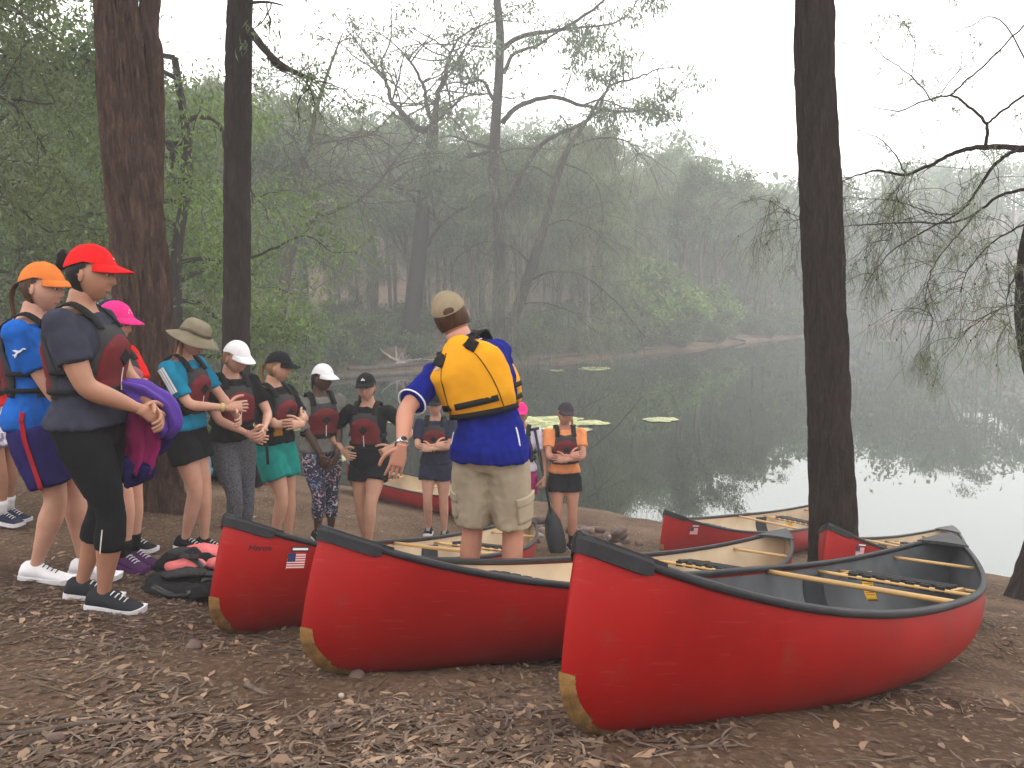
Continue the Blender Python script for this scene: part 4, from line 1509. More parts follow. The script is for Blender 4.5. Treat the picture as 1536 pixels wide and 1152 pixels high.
# 2 orange cap
oc, of, oA, oL, oh = person('person in orange cap, blue football shirt and indigo shorts with a red side stripe', px_x(52, 3.92), 3.92, R(-80), H=1.65,
    feet=((-.09, .13, R(6)), (.08, -.04, R(0))), handR=(.085, .150, .505), handL=(-.09, .13, .50), lean=(0, .04), head=(R(-8), R(-6), 0), build=1.08,
    skin_k='fair', hair='brown', hair_style='pony', gear=capd(C_OCAP), shirt=C_BLUE, sleeve=.36, bottom=C_PURP, btype='loose', blen=.40,
    shoe=C_WHITE, sock=None, vox=.0115, hem=.50)
def leap(root, A, f, out):
    """small white leaping cat mark on the sleeve, drawn as a flat print"""
    a, m = A[0], A[1]
    ax = (m - a).normalized(); out = (out - ax * out.dot(ax)).normalized(); sd = ax.cross(out) 
    c = a + (m - a) * .36 + out * (.031 * f.H + .0215)
    pts = [(-.030, .006), (-.022, .010), (-.008, .004), (.006, .004), (.020, -.006), (.028, -.008), (.024, .000), (.030, .008), (.018, .004), (.010, .010), (.020, .024), (.012, .022), (.000, .012), (-.012, .012), (-.024, .014)]
    up = -ax
    V = [c + sd * (p[0] * 1.15) + up * (p[1] * 1.15) for p in pts]; n = len(V)
    V += [v - out * .010 for v in V]
    mk('sleeve_emblem', V, [tuple(range(n))] + [(k, k + n, (k + 1) % n + n, (k + 1) % n) for k in range(n)], C_WHITE, root, False)
leap(oc, oA[1], of, Vector((1, -.12, 0)))
_L = oL[1]
_P = [of.tp(1.5, .56 - .012 * i, .026) for i in range(4)] + [_L[0].lerp(_L[1], t) + Vector((.056 * 1.6 * 1.05 + .030 + .014 * t, .0, 0)) for t in (.12, .3, .5, .66, .78)]
mk('side_stripe', *ribbon(catmull(_P, 3), [Vector((1, 0, 0))] * (3 * 8 + 1), .020, .004), C_STRIPE, oc, False)
for s in (-1, 1):
    pass
# 3 pink cap
person('person in bright pink cap and faded vest behind the person in red cap', px_x(162, 4.46), 4.46, R(-104), H=1.57, feet=((-.09, .02, 0), (.08, .10, R(-8))),
    handR=(.03, .19, .585), handL=(-.02, .18, .56), head=(R(10), R(-14), 0), skin_k='fair', hair='light', gear=capd(C_PINK, 'triangle'),
    shirt=C_RED, bottom=C_MAG, btype='loose', blen=.36, shoe=cloth('shoe_violet', (0.055, 0.020, 0.065)), sole=cloth('sole_violet', (0.10, 0.03, 0.12)), sock=C_BLACK,
    vest_kw=dict(panel=V_PINKISH))
# 4 navy cap
person('person in navy cap standing between the pink cap person and the big trunk', px_x(160, 5.05), 5.05, R(-95), H=1.68, head=(R(0), R(-8), 0), skin_k='fair',
    hair='light', gear=capd(C_NAVY, 'swoosh', C_WHITE), shirt=C_GREYT, bottom=C_BLACK, shoe=C_BLACK)
# 5 cut off at the frame
person('person in white and violet leaf print shorts walking past the far bags', px_x(-22, 5.66), 5.66, R(-98), H=1.60, feet=((-.08, .02, 0), (.08, .10, 0)),
    skin_k='tan', hair='brown', shirt=C_RED, bottom=C_LEAFSH, btype='loose', blen=.34, shoe=cloth('shoe_navy', (0.02, 0.025, 0.05)), sock=C_WHITE, hem=.55)
# 6 bucket hat
bc, bf, bA, bL, bh = person('person in olive bucket hat and blue three stripe shirt fastening a strap', px_x(273, 5.5), 5.5, R(-100), H=1.72, feet=((-.06, .07, R(8)), (.05, -.02, R(2))),
    handR=(.015, .205, .630), handL=(-.02, .215, .600), poleR=(1, -.9, -.6), dirR=(-.5, .8, .05), lean=(0, .05), head=(R(0), R(-26), 0), build=.93, skin_k='fair', hair='light', hair_style='long',
    gear=dict(kind='bucket', mat=C_OLIVE), shirt=C_TEAL, sleeve=.38, bottom=C_BLACK, blen=.24, shoe=C_BLACK, hem=.535)
sleeve_marks(bc, bf, bA[1], (-1, 0, 1), C_WHITE, Vector((1, -.1, .1)))
mk('wrist_band', *tube([bA[1][1].lerp(bA[1][2], .80), bA[1][1].lerp(bA[1][2], .90)], .0165 * 1.64 + .004, 14), M_GOLD, bc)
# 7 white cap, grey tights
wc, wf, wA, wL, wh = person('person in white cap and heather grey leggings holding a vest strap', px_x(343, 5.85), 5.85, R(-132), H=1.66, feet=((-.07, .0, 0), (.07, .08, 0)),
    handR=(.02, .185, .585), handL=(-.05, .195, .600), lean=(0, .04), head=(R(14), R(-22), 0), build=.97, skin_k='fair', hair='light', gear=capd(C_WHITE),
    shirt=C_BLACK, sleeve=.34, bottom=C_LEGG, btype='tights', blen=.97, shoe=C_BLACK)
_p0 = wA[0][2] + Vector((0, .02, 0))
mk('hanging_strap', *ribbon(catmull([_p0, _p0 + Vector((.01, .02, -.08)), _p0 + Vector((.0, .01, -.18)), _p0 + Vector((-.01, .0, -.27))], 4), [Vector((0, 1, 0))] * 13, .022, .003), V_BLACK, wc, False)
# 8 green shorts
gc, gf, gA, gL, gh = person('person in black cap and jade green shorts with folded arms', px_x(408, 6.3), 6.3, R(-112), H=1.66, feet=((-.09, .03, 0), (.09, .02, 0)), head=(R(20), R(-12), 0), build=1.02,
    skin_k='light', hair='light', gear=capd(C_BLACK), shirt=C_BLACK, sleeve=.40, bottom=C_GREEN, btype='loose', blen=.30, shoe=C_BLACK, hem=.55, **CROSS)
for th in (-.6, -1.5, -2.4):
    mk('yellow_trim', *slab_on_torso(gf, .595, .648, lambda z: .24, .030, .047, -th, 4, 6), V_YELLOW, gc)
# 9 dark skin, white cap
person('person in white cap and navy floral leggings with hands joined low', px_x(477, 7.0), 7.0, R(-146), H=1.67, feet=((-.07, .0, 0), (.07, .03, 0)), handR=(.025, .135, .455), handL=(-.03, .145, .46),
    dirR=(-.3, .2, -1), dirL=(.3, .2, -1), head=(R(26), R(-11), 0), build=1.04, skin_k='dark', hair='black', gear=capd(C_WHITE, 'swoosh', C_BLACK), shirt=C_GREYT, sleeve=.46, bottom=C_FLORAL, btype='tights', blen=.80, shoe=C_BLACK, hem=.52)
# 10 hand on hip
person('person in black cap, black shirt and black shorts with one hand on the hip', px_x(550, 6.97), 6.97, R(172), H=1.68, feet=((-.03, .16, R(6)), (.07, -.06, R(-8))), handR=(.118, .075, .585), handL=(-.150, .085, .615),
    poleR=(1, -.35, .1), poleL=(-1, -.5, -.3), dirR=(-.6, .6, -.2), curlL=1.3, head=(R(4), R(-4), R(2)), build=.98, skin_k='light', hair='black', hair_style='side', gear=capd(C_BLACK, 'bars'),
    shirt=C_BLACK, sleeve=.42, bottom=C_BLACK, btype='shorts', blen=.20, shoe=C_BLACK, hem=.50)
# 11 behind the instructor's arm
person('person in navy shorts with folded arms standing behind the yellow vest wearer', px_x(652, 8.3), 8.3, R(178), H=1.60, feet=((-.09, .02, 0), (.09, .0, 0)), head=(0, R(-5), 0), build=.96, skin_k='fair', hair='brown',
    gear=capd(C_BLACK), shirt=C_NAVY, sleeve=.36, bottom=C_NAVY, btype='shorts', blen=.22, shoe=C_BLACK, hem=.52, **CROSS)
# 12 with the paddle
pc, pf, pA, pL, ph = person('person in lilac shirt and pink cap holding the black paddle', px_x(781, 8.35), 8.35, R(176), H=1.62, feet=((-.09, .02, 0), (.09, .0, 0)), handL=(-.165, .09, .50), poleL=(-1, -.5, 0), head=(0, R(-5), 0),
    skin_k='tan', hair='light', gear=capd(C_PINK), shirt=C_LILAC, sleeve=.36, bottom=C_MAG, btype='loose', blen=.3, shoe=C_BLACK, curlL=1.2)
# 13 orange top
person('person in orange shirt and dark cap with folded arms beside the stone heap', px_x(848, 8.3), 8.3, R(184), H=1.66, feet=((-.085, .02, R(6)), (.085, .0, R(-6))), head=(R(0), R(-7), R(-3)), build=.97, skin_k='sun', hair='blond', hair_style='sideL',
    gear=capd(cloth('cap_grape', (0.045, 0.035, 0.042))), shirt=C_ORANGE, sleeve=.30, bottom=C_BLACK, blen=.22, shoe=C_BLACK, sock=C_BLACK, hem=.535, **CROSS)

# ------------------------------------------------------------------ the instructor
IX, IY, IH, IHD = px_x(736, 4.18), 4.18, 1.89, R(-18)
_lean = tuple((Matrix.Rotation(-IHD, 3, 'Z') @ Vector((-.46, .10, 0)))[:2])
_f0 = Fig(IH, _lean, 0, .97, True)
_s0 = _f0.bend(Vector((-.124 * IH * .97 ** .5, -.006 * IH, .795 * IH)))
_reach = .985 * .32 * IH
_cand = [(abs((to_local(at(602, 672, q), IX, IY, IHD, IH) * IH - _s0).length - _reach), q) for q in np.linspace(3.3, 4.3, 60)]
_hand = to_local(at(602, 672, min(_cand)[1]), IX, IY, IHD, IH)
_nr = Matrix.Rotation(-IHD, 3, 'Z') @ Vector((.25, -1, .15)); _dr = Matrix.Rotation(-IHD, 3, 'Z') @ Vector((-.30, -.05, -1))
ic, iff, iA, iL, ih = person('person seen from behind in tan cap, royal blue shirt and yellow life vest', IX, IY, IHD, H=IH,
    feet=((-.17, .03, R(12)), (.11, .02, R(-10))), handL=tuple(_hand), poleL=(-.25, -1, -.5), handR=(-.02, .27, .60), poleR=(.0, .1, -1),
    dirL=tuple(_dr), nrmL=tuple(_nr), curlL=.20, lean=_lean, twist=R(0), shR=(-.045, .060, -.030), head=(R(20), R(2), R(4)), male=True, build=.97, skin_k='sun', hair='brown', hair_style='short',
    gear=capd(cloth('tan_cap', (0.25, 0.20, 0.13))), shirt=C_ROYAL, sleeve=.40, sleeve_flare=.016, bottom=C_KHAKI, btype='loose', blen=.47, vest=None,
    shoe=cloth('shoe_brown', (0.06, 0.045, 0.03)), vox=.0105, hem=.495, hem_flare=.034, eyes=False)
def man_vest():
    f, root = iff, ic
    half = lambda z: interp([.57, .62, .70, .76, .80], [1.30, 1.32, 1.22, 1.12, 1.05], z)
    V, F = slab_on_torso(f, .640, .862, half, .012, .060, math.pi, 30, 34, .014, -.012)
    v = mk('life_vest', V, F, V_YELLOW, root)
    halff = lambda z: interp([.57, .62, .70, .76, .80], [1.15, 1.15, 1.0, .7, .6], z)
    mk('front_panel', *slab_on_torso(f, .640, .815, halff, .012, .060, 0, 18, 18, .012, .02), V_YELLOW, v)
    for q in (-.42, .42):                                     # stitched seams that arch over the back
        P = []; N = []
        for i in range(15):
            t = i / 14; z = .645 + .195 * t; th = math.pi + q * (1.75 - .9 * t)
            P.append(f.tp(th, z,   .0585)); N.append(f.tp(th, z, .10) - P[-1])
        mk('seam', *ribbon(P, N, .006, .0035), cloth('seam_dark', (0.10, 0.045, 0.006)), v, False)
    for t0, t1 in ((-1.18, -.62), (-.46, .62)):
        mk('black_webbing', *belt(f, .675, .058, .034, math.pi - t1, math.pi - t0, 16, 0, .006), V_BLACK, v)
    mk('hem_band', *belt(f, .642, .036, .030, math.pi - 1.3, math.pi + 1.3, 30, 0, .012), V_BLACK, v)
    for s in (-1, 1):
        for z in (.662, .692):
            mk('side_strap', *belt(f, z, .040, .026, s * 1.05 if s > 0 else -2.1, 2.1 if s > 0 else -1.05, 12), V_BLACK, v)
        H = f.H
        th = s * .55
        pts = [f.tp(th, .79, .040), f.tp(th * 1.1, .818, .035), f.bend(Vector((s * .068 * H, -.006 * H, .846 * H))) + Vector((0, 0, .014)), f.tp(math.pi - th * 1.1, .838, .055), f.tp(math.pi - th, .815, .070)]
        P = catmull(pts, 5); c = f.bend(Vector((s * .055 * H, 0, .79 * H)))
        mk('shoulder_strap', *ribbon(P, [p - c for p in P], .062, .010), V_BLACK, v)
        p = P[12]; n = p - c
        mk('strap_buckle', *box(p + n.normalized() * .012, (.045, .030, .014), n.to_track_quat('Z', 'Y').to_matrix()), M_BUCK, v, False)
    c = f.tp(math.pi + .62, .792, .071)
    top = []; bot = []
    for i in range(4):
        rt = []; rb = []
        for j in range(4):
            th = math.pi + .50 + .17 * i / 3; z = .805 + .026 * j / 3
            rt.append(f.tp(th, z, .063)); rb.append(f.tp(th, z, .045))
        top.append(rt); bot.append(rb)
    mk('reflective_patch', *sheet(top, bot), M_REFL, v)
    # piping on the shirt: cuff, collar, side seam
    a, m = iA[0][0], iA[0][1]
    mk('cuff_piping', *ring(a.lerp(m, .800), m - a, .0265 * f.H * 1.12 + .0255, .0045), C_WHITE, root)
    for th in (-2.05, 2.05):
        P = [f.tp(th, .48 + .11 * i / 8, .024) for i in range(9)]; N = [f.tp(th, .48 + .11 * i / 8, .05) - P[i] for i in range(9)]
        mk('side_piping', *ribbon(P, N, .006, .004), C_WHITE, root, False)
    mk('collar', *[q for q in slab_on_torso(f, .828, .862, lambda z: math.pi * .94, .010, .018, math.pi, 4, 30, 0, 0, False)], C_ROYAL, root)
    P = [f.tp(math.pi + (-1.6 + 3.2 * i / 20), .834, .0205) for i in range(21)]; N = [f.tp(math.pi + (-1.6 + 3.2 * i / 20), .834, .05) - P[i] for i in range(21)]
    mk('collar_piping', *ribbon(P, N, .007, .003), C_WHITE, root, False)
    # wrist watch
    A = iA[0]; w0 = A[1].lerp(A[2], .90); d = (A[2] - A[1]).normalized()
    st = mk('watch', *tube([w0 - d * .010, w0 + d * .010], .0168 * f.H + .004, 18), M_STEEL, root)
    n = Vector(_nr); n = (n - d * n.dot(d)).normalized()
    mk('watch_case', *tube([w0 + n * .028, w0 + n * .040], .019, 18), M_STEEL, st)
    mk('watch_face', *tube([w0 + n * .038, w0 + n * .0415], .015, 18), M_EYE, st)
    # cargo pocket flaps
    for s in (-1, 1):
        L = iL[0 if s < 0 else 1]
        rad = lambda t: interp([0, .24, .6, .92], [.056, .056, .046, .035], t) * f.H + .022 + .022 * max(0, t / .94) ** 1.5
        pk = mk('cargo_pocket', *leg_patch(L, rad, .50, .82, Vector((s, -.35, 0)), .62, .008), C_KHAKI, root)
        mk('pocket_flap', *leg_patch(L, rad, .47, .57, Vector((s, -.35, 0)), .66, .014), C_KHAKI, pk)
    me = v.data; fold(me, .006, 9, 2.0); fold(me, .0025, 28, 5.0)
man_vest()

# ------------------------------------------------------------------ held things
def jacket():
    root = empty('rain_jacket', tuple(at(205, 640, 3.72)))
    o = Vector(root.location)
    tag(root, 'crumpled purple and magenta rain jacket hanging from the red cap person', 'jacket')
    def drape(name, path, rads, material, seed, hint=(0, 1, 0)):
        P = catmull([at(*p) - o for p in path], 5)
        xs = np.linspace(0, 1, len(rads)); rr = []
        for i in range(len(P)):
            t = i / (len(P) - 1); rr.append((interp(xs, [r[0] for r in rads], t), interp(xs, [r[1] for r in rads], t)))
        n = 44
        V, F = tube(P, rr, n, hint=hint)
        out = []
        for q, v in enumerate(V):
            c = P[q // n]; t = (q // n) / (len(P) - 1); th = 2 * math.pi * (q % n) / n
            kk = 1 + .30 * math.sin(5 * th + seed + 2.2 * t) + .17 * math.sin(9 * th - seed * 2 - 3 * t) + .08 * math.sin(17 * th + 5 * t)
            w = v - c
            out.append(c + w * kk + Vector((0, 0, .010 * math.sin(3 * th + seed))) + noise.noise_vector(v * 16 + Vector((seed, 0, 0))) * .010)
        return mk(name, out, F, material, root)
    drape('sleeve', [(182, 578, 3.62), (212, 592, 3.64), (240, 612, 3.68), (252, 640, 3.70), (240, 655, 3.72)], [(.05, .035), (.05, .06), (.05, .065), (.045, .05), (.02, .02)], C_VIOLET, 1.0)
    drape('body', [(205, 600, 3.72), (208, 640, 3.74), (206, 680, 3.76), (200, 706, 3.76)], [(.05, .06), (.05, .09), (.045, .085), (.04, .07)], C_MAG, 4.0)
    drape('lining', [(225, 625, 3.76), (222, 655, 3.78), (212, 672, 3.78)], [(.04, .07), (.04, .085), (.03, .05)], C_PURP, 7.0)
    drape('hem', [(204, 690, 3.75), (198, 708, 3.75), (190, 726, 3.75)], [(.045, .085), (.045, .08), (.02, .03)], C_PURP, 9.0)
jacket()

def paddle():
    hand = Vector(pc.location) + Matrix.Rotation(R(176), 3, 'Z') @ (pA[0][2])
    tip = Vector(at(838, 822, 8.02)); tip.z = gz(tip.x, tip.y) + .01
    d = (tip - hand).normalized()
    top = hand - d * .55
    root = empty('paddle', tuple(tip))
    tag(root, 'black canoe paddle held blade down by the person in lilac', 'paddle')
    neck = tip - d * .50
    mk('shaft', *tube([top - tip, hand - tip, neck - tip + d * .06], .015, 10), M_GUN, root)
    s = d.cross(Vector((0, -1, .2))).normalized()
    mk('grip', *tube([top - tip - s * .05, top - tip, top - tip + s * .05], [.014, .017, .014], 10), M_GUN, root)
    nrm = s.cross(d)
    topg = []; bot = []
    for t, w in ((0, .018), (.12, .045), (.3, .088), (.6, .105), (.88, .098), (.97, .080), (1.0, .05)):
        c = neck.lerp(tip, t) - tip
        topg.append([c - s * w + nrm * .003, c + nrm * .010, c + s * w + nrm * .003]); bot.append([c - s * w - nrm * .003, c - nrm * .006, c + s * w - nrm * .003])
    mk('blade', *sheet(topg, bot), M_GUN, root)
paddle()
# ------------------------------------------------------------------ trees
def bark(name, c1, c2, c3, zs=0.22, sc=20, moss=None):
    m = bpy.data.materials.new(name); m.use_nodes = True
    N, L = m.node_tree.nodes, m.node_tree.links
    p = N['Principled BSDF']; p.inputs['Roughness'].default_value = 0.92; p.inputs['Specular IOR Level'].default_value = 0.12
    tc = N.new('ShaderNodeTexCoord'); mp = N.new('ShaderNodeMapping'); mp.inputs['Scale'].default_value = (1, 1, zs)
    L.new(tc.outputs['Object'], mp.inputs[0])
    nz = N.new('ShaderNodeTexNoise'); nz.inputs['Scale'].default_value = sc; nz.inputs['Detail'].default_value = 12; nz.inputs['Roughness'].default_value = 0.78
    nz.inputs['Distortion'].default_value = 0.6
    L.new(mp.outputs[0], nz.inputs['Vector'])
    r = N.new('ShaderNodeValToRGB'); e = r.color_ramp.elements
    e[0].position, e[0].color = 0.32, (*c1, 1); e[1].position, e[1].color = 0.72, (*c3, 1)
    q = e.new(0.5); q.color = (*c2, 1)
    L.new(nz.outputs[0], r.inputs[0]); L.new(r.outputs[0], p.inputs['Base Color'])
    b = N.new('ShaderNodeBump'); b.inputs['Strength'].default_value = 0.9; b.inputs['Distance'].default_value = 0.02
    L.new(nz.outputs[0], b.inputs['Height']); L.new(b.outputs[0], p.inputs['Normal'])
    return m
B_RED = bark('ironbark_red', (0.016, 0.009, 0.007), (0.062, 0.034, 0.025), (0.165, 0.100, 0.075))
B_DARK = bark('ironbark_dark', (0.010, 0.007, 0.006), (0.028, 0.018, 0.015), (0.060, 0.042, 0.036))
B_GREY = bark('gum_grey', (0.045, 0.036, 0.030), (0.105, 0.085, 0.072), (0.20, 0.165, 0.14), 0.3, 9)
B_TWIG = bark('twig', (0.022, 0.016, 0.013), (0.050, 0.036, 0.030), (0.090, 0.070, 0.058), 0.5, 20)
L_GUM = mat('leaf_gum', (0.110, 0.155, 0.070), rough=0.55, var=0.40, scale=0.6, island=0.45, transl=0.45)
L_BRIGHT = mat('leaf_bright', (0.140, 0.215, 0.046), rough=0.55, var=0.30, scale=0.7, island=0.40, transl=0.40)
L_MID = mat('leaf_mid', (0.090, 0.140, 0.042), rough=0.5, var=0.40, scale=0.7, island=0.45, transl=0.35)
L_OLIVE = mat('leaf_olive', (0.110, 0.140, 0.050), rough=0.6, var=0.3, scale=0.5, island=0.4, transl=0.40)
L_NEEDLE = mat('needle_olive', (0.140, 0.165, 0.080), rough=0.7, var=0.3, scale=0.8, island=0.45, transl=0.25)

def hires_trunk(name, path, rads, nu, nv, amp, material, parent, seed=0.0, fx=7.0, fz=0.9, flare=None):
    """trunk with furrowed bark as real relief; path: world points, local to parent"""
    P = catmull(path, 12)
    cum = [0.0]
    for a, b in zip(P[:-1], P[1:]): cum.append(cum[-1] + (b - a).length)
    tot = cum[-1]
    pc = [0.0]
    for a, b in zip(path[:-1], path[1:]): pc.append(pc[-1] + (Vector(b) - Vector(a)).length)
    V = []; F = []
    A = np.array([tuple(p) for p in P])
    for j in range(nv + 1):
        s = tot * j / nv
        c = Vector([float(np.interp(s, cum, A[:, k])) for k in range(3)])
        c2 = Vector([float(np.interp(min(tot, s + .05), cum, A[:, k])) for k in range(3)])
        c1 = Vector([float(np.interp(max(0, s - .05), cum, A[:, k])) for k in range(3)])
        t = (c2 - c1).normalized()
        a = (Vector((1, 0, 0)) - t * t.x).normalized(); b = t.cross(a)
        r = float(np.interp(s / tot, np.array(pc) / pc[-1], rads))
        for i in range(nu):
            w = 2 * math.pi * i / nu
            d = a * math.cos(w) + b * math.sin(w)
            q = Vector((math.cos(w) * fx, math.sin(w) * fx, s * fz * 3.0 + seed))
            wob = noise.noise(Vector((math.cos(w) * 1.2, math.sin(w) * 1.2, s * .8 + seed * 2)))
            q2 = q + Vector((wob, wob, 0)) * .9
            n1 = noise.noise(q2); n2 = noise.noise(q2 * 2.2 + Vector((4, 7, 1)))
            h = amp * (.45 - math.exp(-(n1 / .14) ** 2) - .5 * math.exp(-(n2 / .13) ** 2) + .5 * noise.noise(q * 3.1)) + r * .05 * wob
            if flare and s < flare[1]:
                f = (1 - s / flare[1]) ** 2
                h += flare[0] * f * (.55 + .45 * math.cos(w * 3 + seed) + .3 * math.cos(w * 5 + 1))
            V.append(c + d * (r + h))
    for j in range(nv):
        for i in range(nu):
            i2 = (i + 1) % nu
            F.append((j * nu + i, j * nu + i2, (j + 1) * nu + i2, (j + 1) * nu + i))
    F.append(tuple(nv * nu + i for i in range(nu)))
    return mk(name, V, F, material, parent)

def leaf_quads(P, L, W, rng, droop=0.4, jitter=None):
    """P (n,3) leaf base points -> diamond leaves"""
    n = len(P)
    d = rng.normal(size=(n, 3)); d[:, 2] -= droop * 1.6
    d /= np.linalg.norm(d, axis=1)[:, None]
    s = np.cross(d, rng.normal(size=(n, 3))); s /= np.linalg.norm(s, axis=1)[:, None] + 1e-9
    l = (L * rng.uniform(.6, 1.25, n))[:, None]; w = (W * rng.uniform(.6, 1.2, n))[:, None]
    q = np.stack([P, P + d * l * .45 + s * w * .5, P + d * l, P + d * l * .45 - s * w * .5], 1)
    return q.reshape(-1, 3), np.arange(n * 4).reshape(-1, 4)

def needle_strips(P, L, W, rng, spread=0.5, segs=3, droop=1.0):
    """drooping needles: thin ribbons"""
    n = len(P)
    d = rng.normal(size=(n, 3)) * spread; d[:, 2] -= droop * .5; d /= np.linalg.norm(d, axis=1)[:, None]
    s = np.cross(d, rng.normal(size=(n, 3))); s /= np.linalg.norm(s, axis=1)[:, None] + 1e-9
    l = (L * rng.uniform(.5, 1.2, n))[:, None]
    rows = []
    for k in range(segs + 1):
        t = k / segs
        c = P + d * l * t + np.array([0, 0, -1.0]) * l * droop * .45 * t * t
        w = W * (1 - .6 * t)
        rows += [c - s * w / 2, c + s * w / 2]
    V = np.stack(rows, 1).reshape(-1, 3); m = 2 * (segs + 1)
    F = []
    base = (np.arange(n) * m)[:, None]
    for k in range(segs):
        F.append(base + np.array([[2 * k, 2 * k + 1, 2 * k + 3, 2 * k + 2]]))
    return V, np.concatenate(F, 0)

def branch_path(p, d, L, rng, wander=.25, up=0.0, n=6):
    pts = [Vector(p)]; d = Vector(d).normalized()
    for i in range(n):
        d = (d + Vector((rng.uniform(-1, 1), rng.uniform(-1, 1), rng.uniform(-1, 1))) * wander + Vector((0, 0, up))).normalized()
        pts.append(pts[-1] + d * (L / n))
    return pts, d

def grow(mb, anchors, p, d, L, r, depth, rng, wander=.22, up=.03, split=(2, 3), ang=.75, ratio=.68, sides=6, leafd=1, minr=.004):
    pts, dd = branch_path(p, d, L, rng, wander, up)
    r1 = max(minr, r * .62)
    mb.add(*tube(pts, [r + (r1 - r) * i / (len(pts) - 1) for i in range(len(pts))], sides if r > .03 else 3, cap=False))
    if depth <= leafd:
        for q in pts[2:]: anchors.append(tuple(q))
    if depth == 0: return
    for k in range(rng.randint(*split)):
        t = rng.uniform(.45, 1.0) if k else 1.0
        i = min(len(pts) - 1, int(round(t * (len(pts) - 1))))
        ax = Vector((rng.uniform(-1, 1), rng.uniform(-1, 1), rng.uniform(-.6, .8)))
        nd = (dd + ax * ang).normalized()
        grow(mb, anchors, pts[i], nd, L * ratio * rng.uniform(.8, 1.15), r1 * (.95 if k == 0 else .75), depth - 1, rng, wander, up, split, ang, ratio, sides, leafd, minr)

def scatter(anchors, n, sd, rng, flat=.75):
    A = np.array(anchors)
    idx = rng.randint(0, len(A), n)
    return A[idx] + rng.normal(size=(n, 3)) * np.array([sd, sd, sd * flat])

def make_tree(kind, seed, H, bmat, lmat, name='tree'):
    rng = random.Random(seed); nr = np.random.RandomState(seed)
    root = empty(name)
    mb = MB(); an = []
    if kind == 'gum':
        lean = Vector((rng.uniform(-.08, .08), rng.uniform(-.08, .08), 1))
        tp = [Vector((0, 0, -.4))] + [Vector((lean.x * H * t + rng.uniform(-.12, .12), lean.y * H * t + rng.uniform(-.12, .12), H * t)) for t in (.15, .3, .45, .58)]
        r0 = .017 * H
        P = catmull(tp, 4); mb.add(*tube(P, [r0 * (1 - .5 * i / len(P)) for i in range(len(P))], 9, cap=False))
        for k in range(5):
            b = P[int(len(P) * rng.uniform(.55, .98))] if k else P[-1]
            a = rng.uniform(0, 6.28); o = rng.uniform(.25, .8)
            grow(mb, an, b, (math.cos(a) * o, math.sin(a) * o, 1), H * .20, r0 * .42, 3, rng, .20, .05, (2, 3), .7, .70)
        V, F = leaf_quads(scatter(rng.sample(an, min(len(an), 75)), 9000, .46, nr, .6), .27, .095, nr, .5)
    elif kind == 'feather':
        tp = [Vector((0, 0, -.4))] + [Vector((rng.uniform(-.2, .2), rng.uniform(-.2, .2), H * t)) for t in (.25, .5, .75, 1.0)]
        r0 = .011 * H
        P = catmull(tp, 5); mb.add(*tube(P, [r0 * (1 - .85 * i / len(P)) for i in range(len(P))], 7, cap=False))
        for k in range(34):
            t = rng.uniform(.22, .98); b = P[int((len(P) - 1) * t)]
            a = rng.uniform(0, 6.28); L = H * .20 * (1.15 - t * .75)
            grow(mb, an, b, (math.cos(a), math.sin(a), .55), L, r0 * .22, 1, rng, .18, -.03, (2, 3), .5, .6, 4, 2)
        V, F = needle_strips(scatter(an, 7000, .22, nr), .55, .030, nr, .45, 2, 1.1)
    elif kind == 'shrub':
        for k in range(7):
            a = rng.uniform(0, 6.28); o = rng.uniform(.2, .9)
            grow(mb, an, (rng.uniform(-.2, .2), rng.uniform(-.2, .2), -.2), (math.cos(a) * o, math.sin(a) * o, 1), H * .38, .03, 2, rng, .25, .03, (2, 3), .8, .65, 5, 2)
        V, F = leaf_quads(scatter(an, 5500, .16 * H / 2.5, nr), .19, .075, nr, .25)
    mb.build('trunk' if kind != 'shrub' else 'stems', bmat, root)
    mk_np('crown' if kind != 'shrub' else 'foliage', V, F, lmat, root)
    return root

PROTO = {}
def tree_at(kind, var, x, y, H, label, cat, group, rng, bmat=None, lmat=None, z=None, key=None):
    base = {'gum': 15.0, 'feather': 11.0, 'shrub': 2.6}[kind]
    kk = (kind, var, (lmat or L_GUM).name)
    nm = {'gum': 'gum_tree', 'feather': 'casuarina_tree', 'shrub': 'shrub'}[kind]
    if kk not in PROTO:
        PROTO[kk] = make_tree(kind, 100 + var * 7 + len(PROTO), base, bmat or B_GREY, lmat or L_GUM, nm); o = PROTO[kk]
    else:
        o = copy_tree(PROTO[kk])
    o.location = (x, y, gz(x, y) if z is None else z)
    s = H / base
    o.scale = (s * rng.uniform(.9, 1.15), s * rng.uniform(.9, 1.15), s)
    o.rotation_euler = (0, 0, rng.uniform(0, 6.28))
    tag(o, label, cat, group)
    return o

# ---- the big trunks on the near bank
def world_path(pts, base=None):
    return [at(*p) for p in pts]
def loc_path(pts, o): return [p - o for p in pts]

def shade_crown(root, o, top_pts, seed, n, sd, size, depth=3, L=2.4, r=.09, spread=1.0, ups=.05, lmat=None, bm=None, droop=.5, toward=None):  # unseen crown above the frame, spread and thickened to shade the near bank
    rng = random.Random(seed); nr = np.random.RandomState(seed)
    mb = MB(); an = []
    for p in top_pts:
        for k in range(4):
            a = rng.uniform(0, 6.28); d = Vector((math.cos(a) * spread, math.sin(a) * spread, .55))
            if toward is not None: d += Vector(toward) * .6
            grow(mb, an, p - o, d, L, r, depth, rng, .22, ups, (2, 3), .75, .7)
    mb.build('limbs', bm or B_DARK, root)
    V, F = leaf_quads(scatter(an, n, sd, nr, .7), size, size * .30, nr, droop)
    mk_np('crown', V, F, lmat or L_GUM, root)

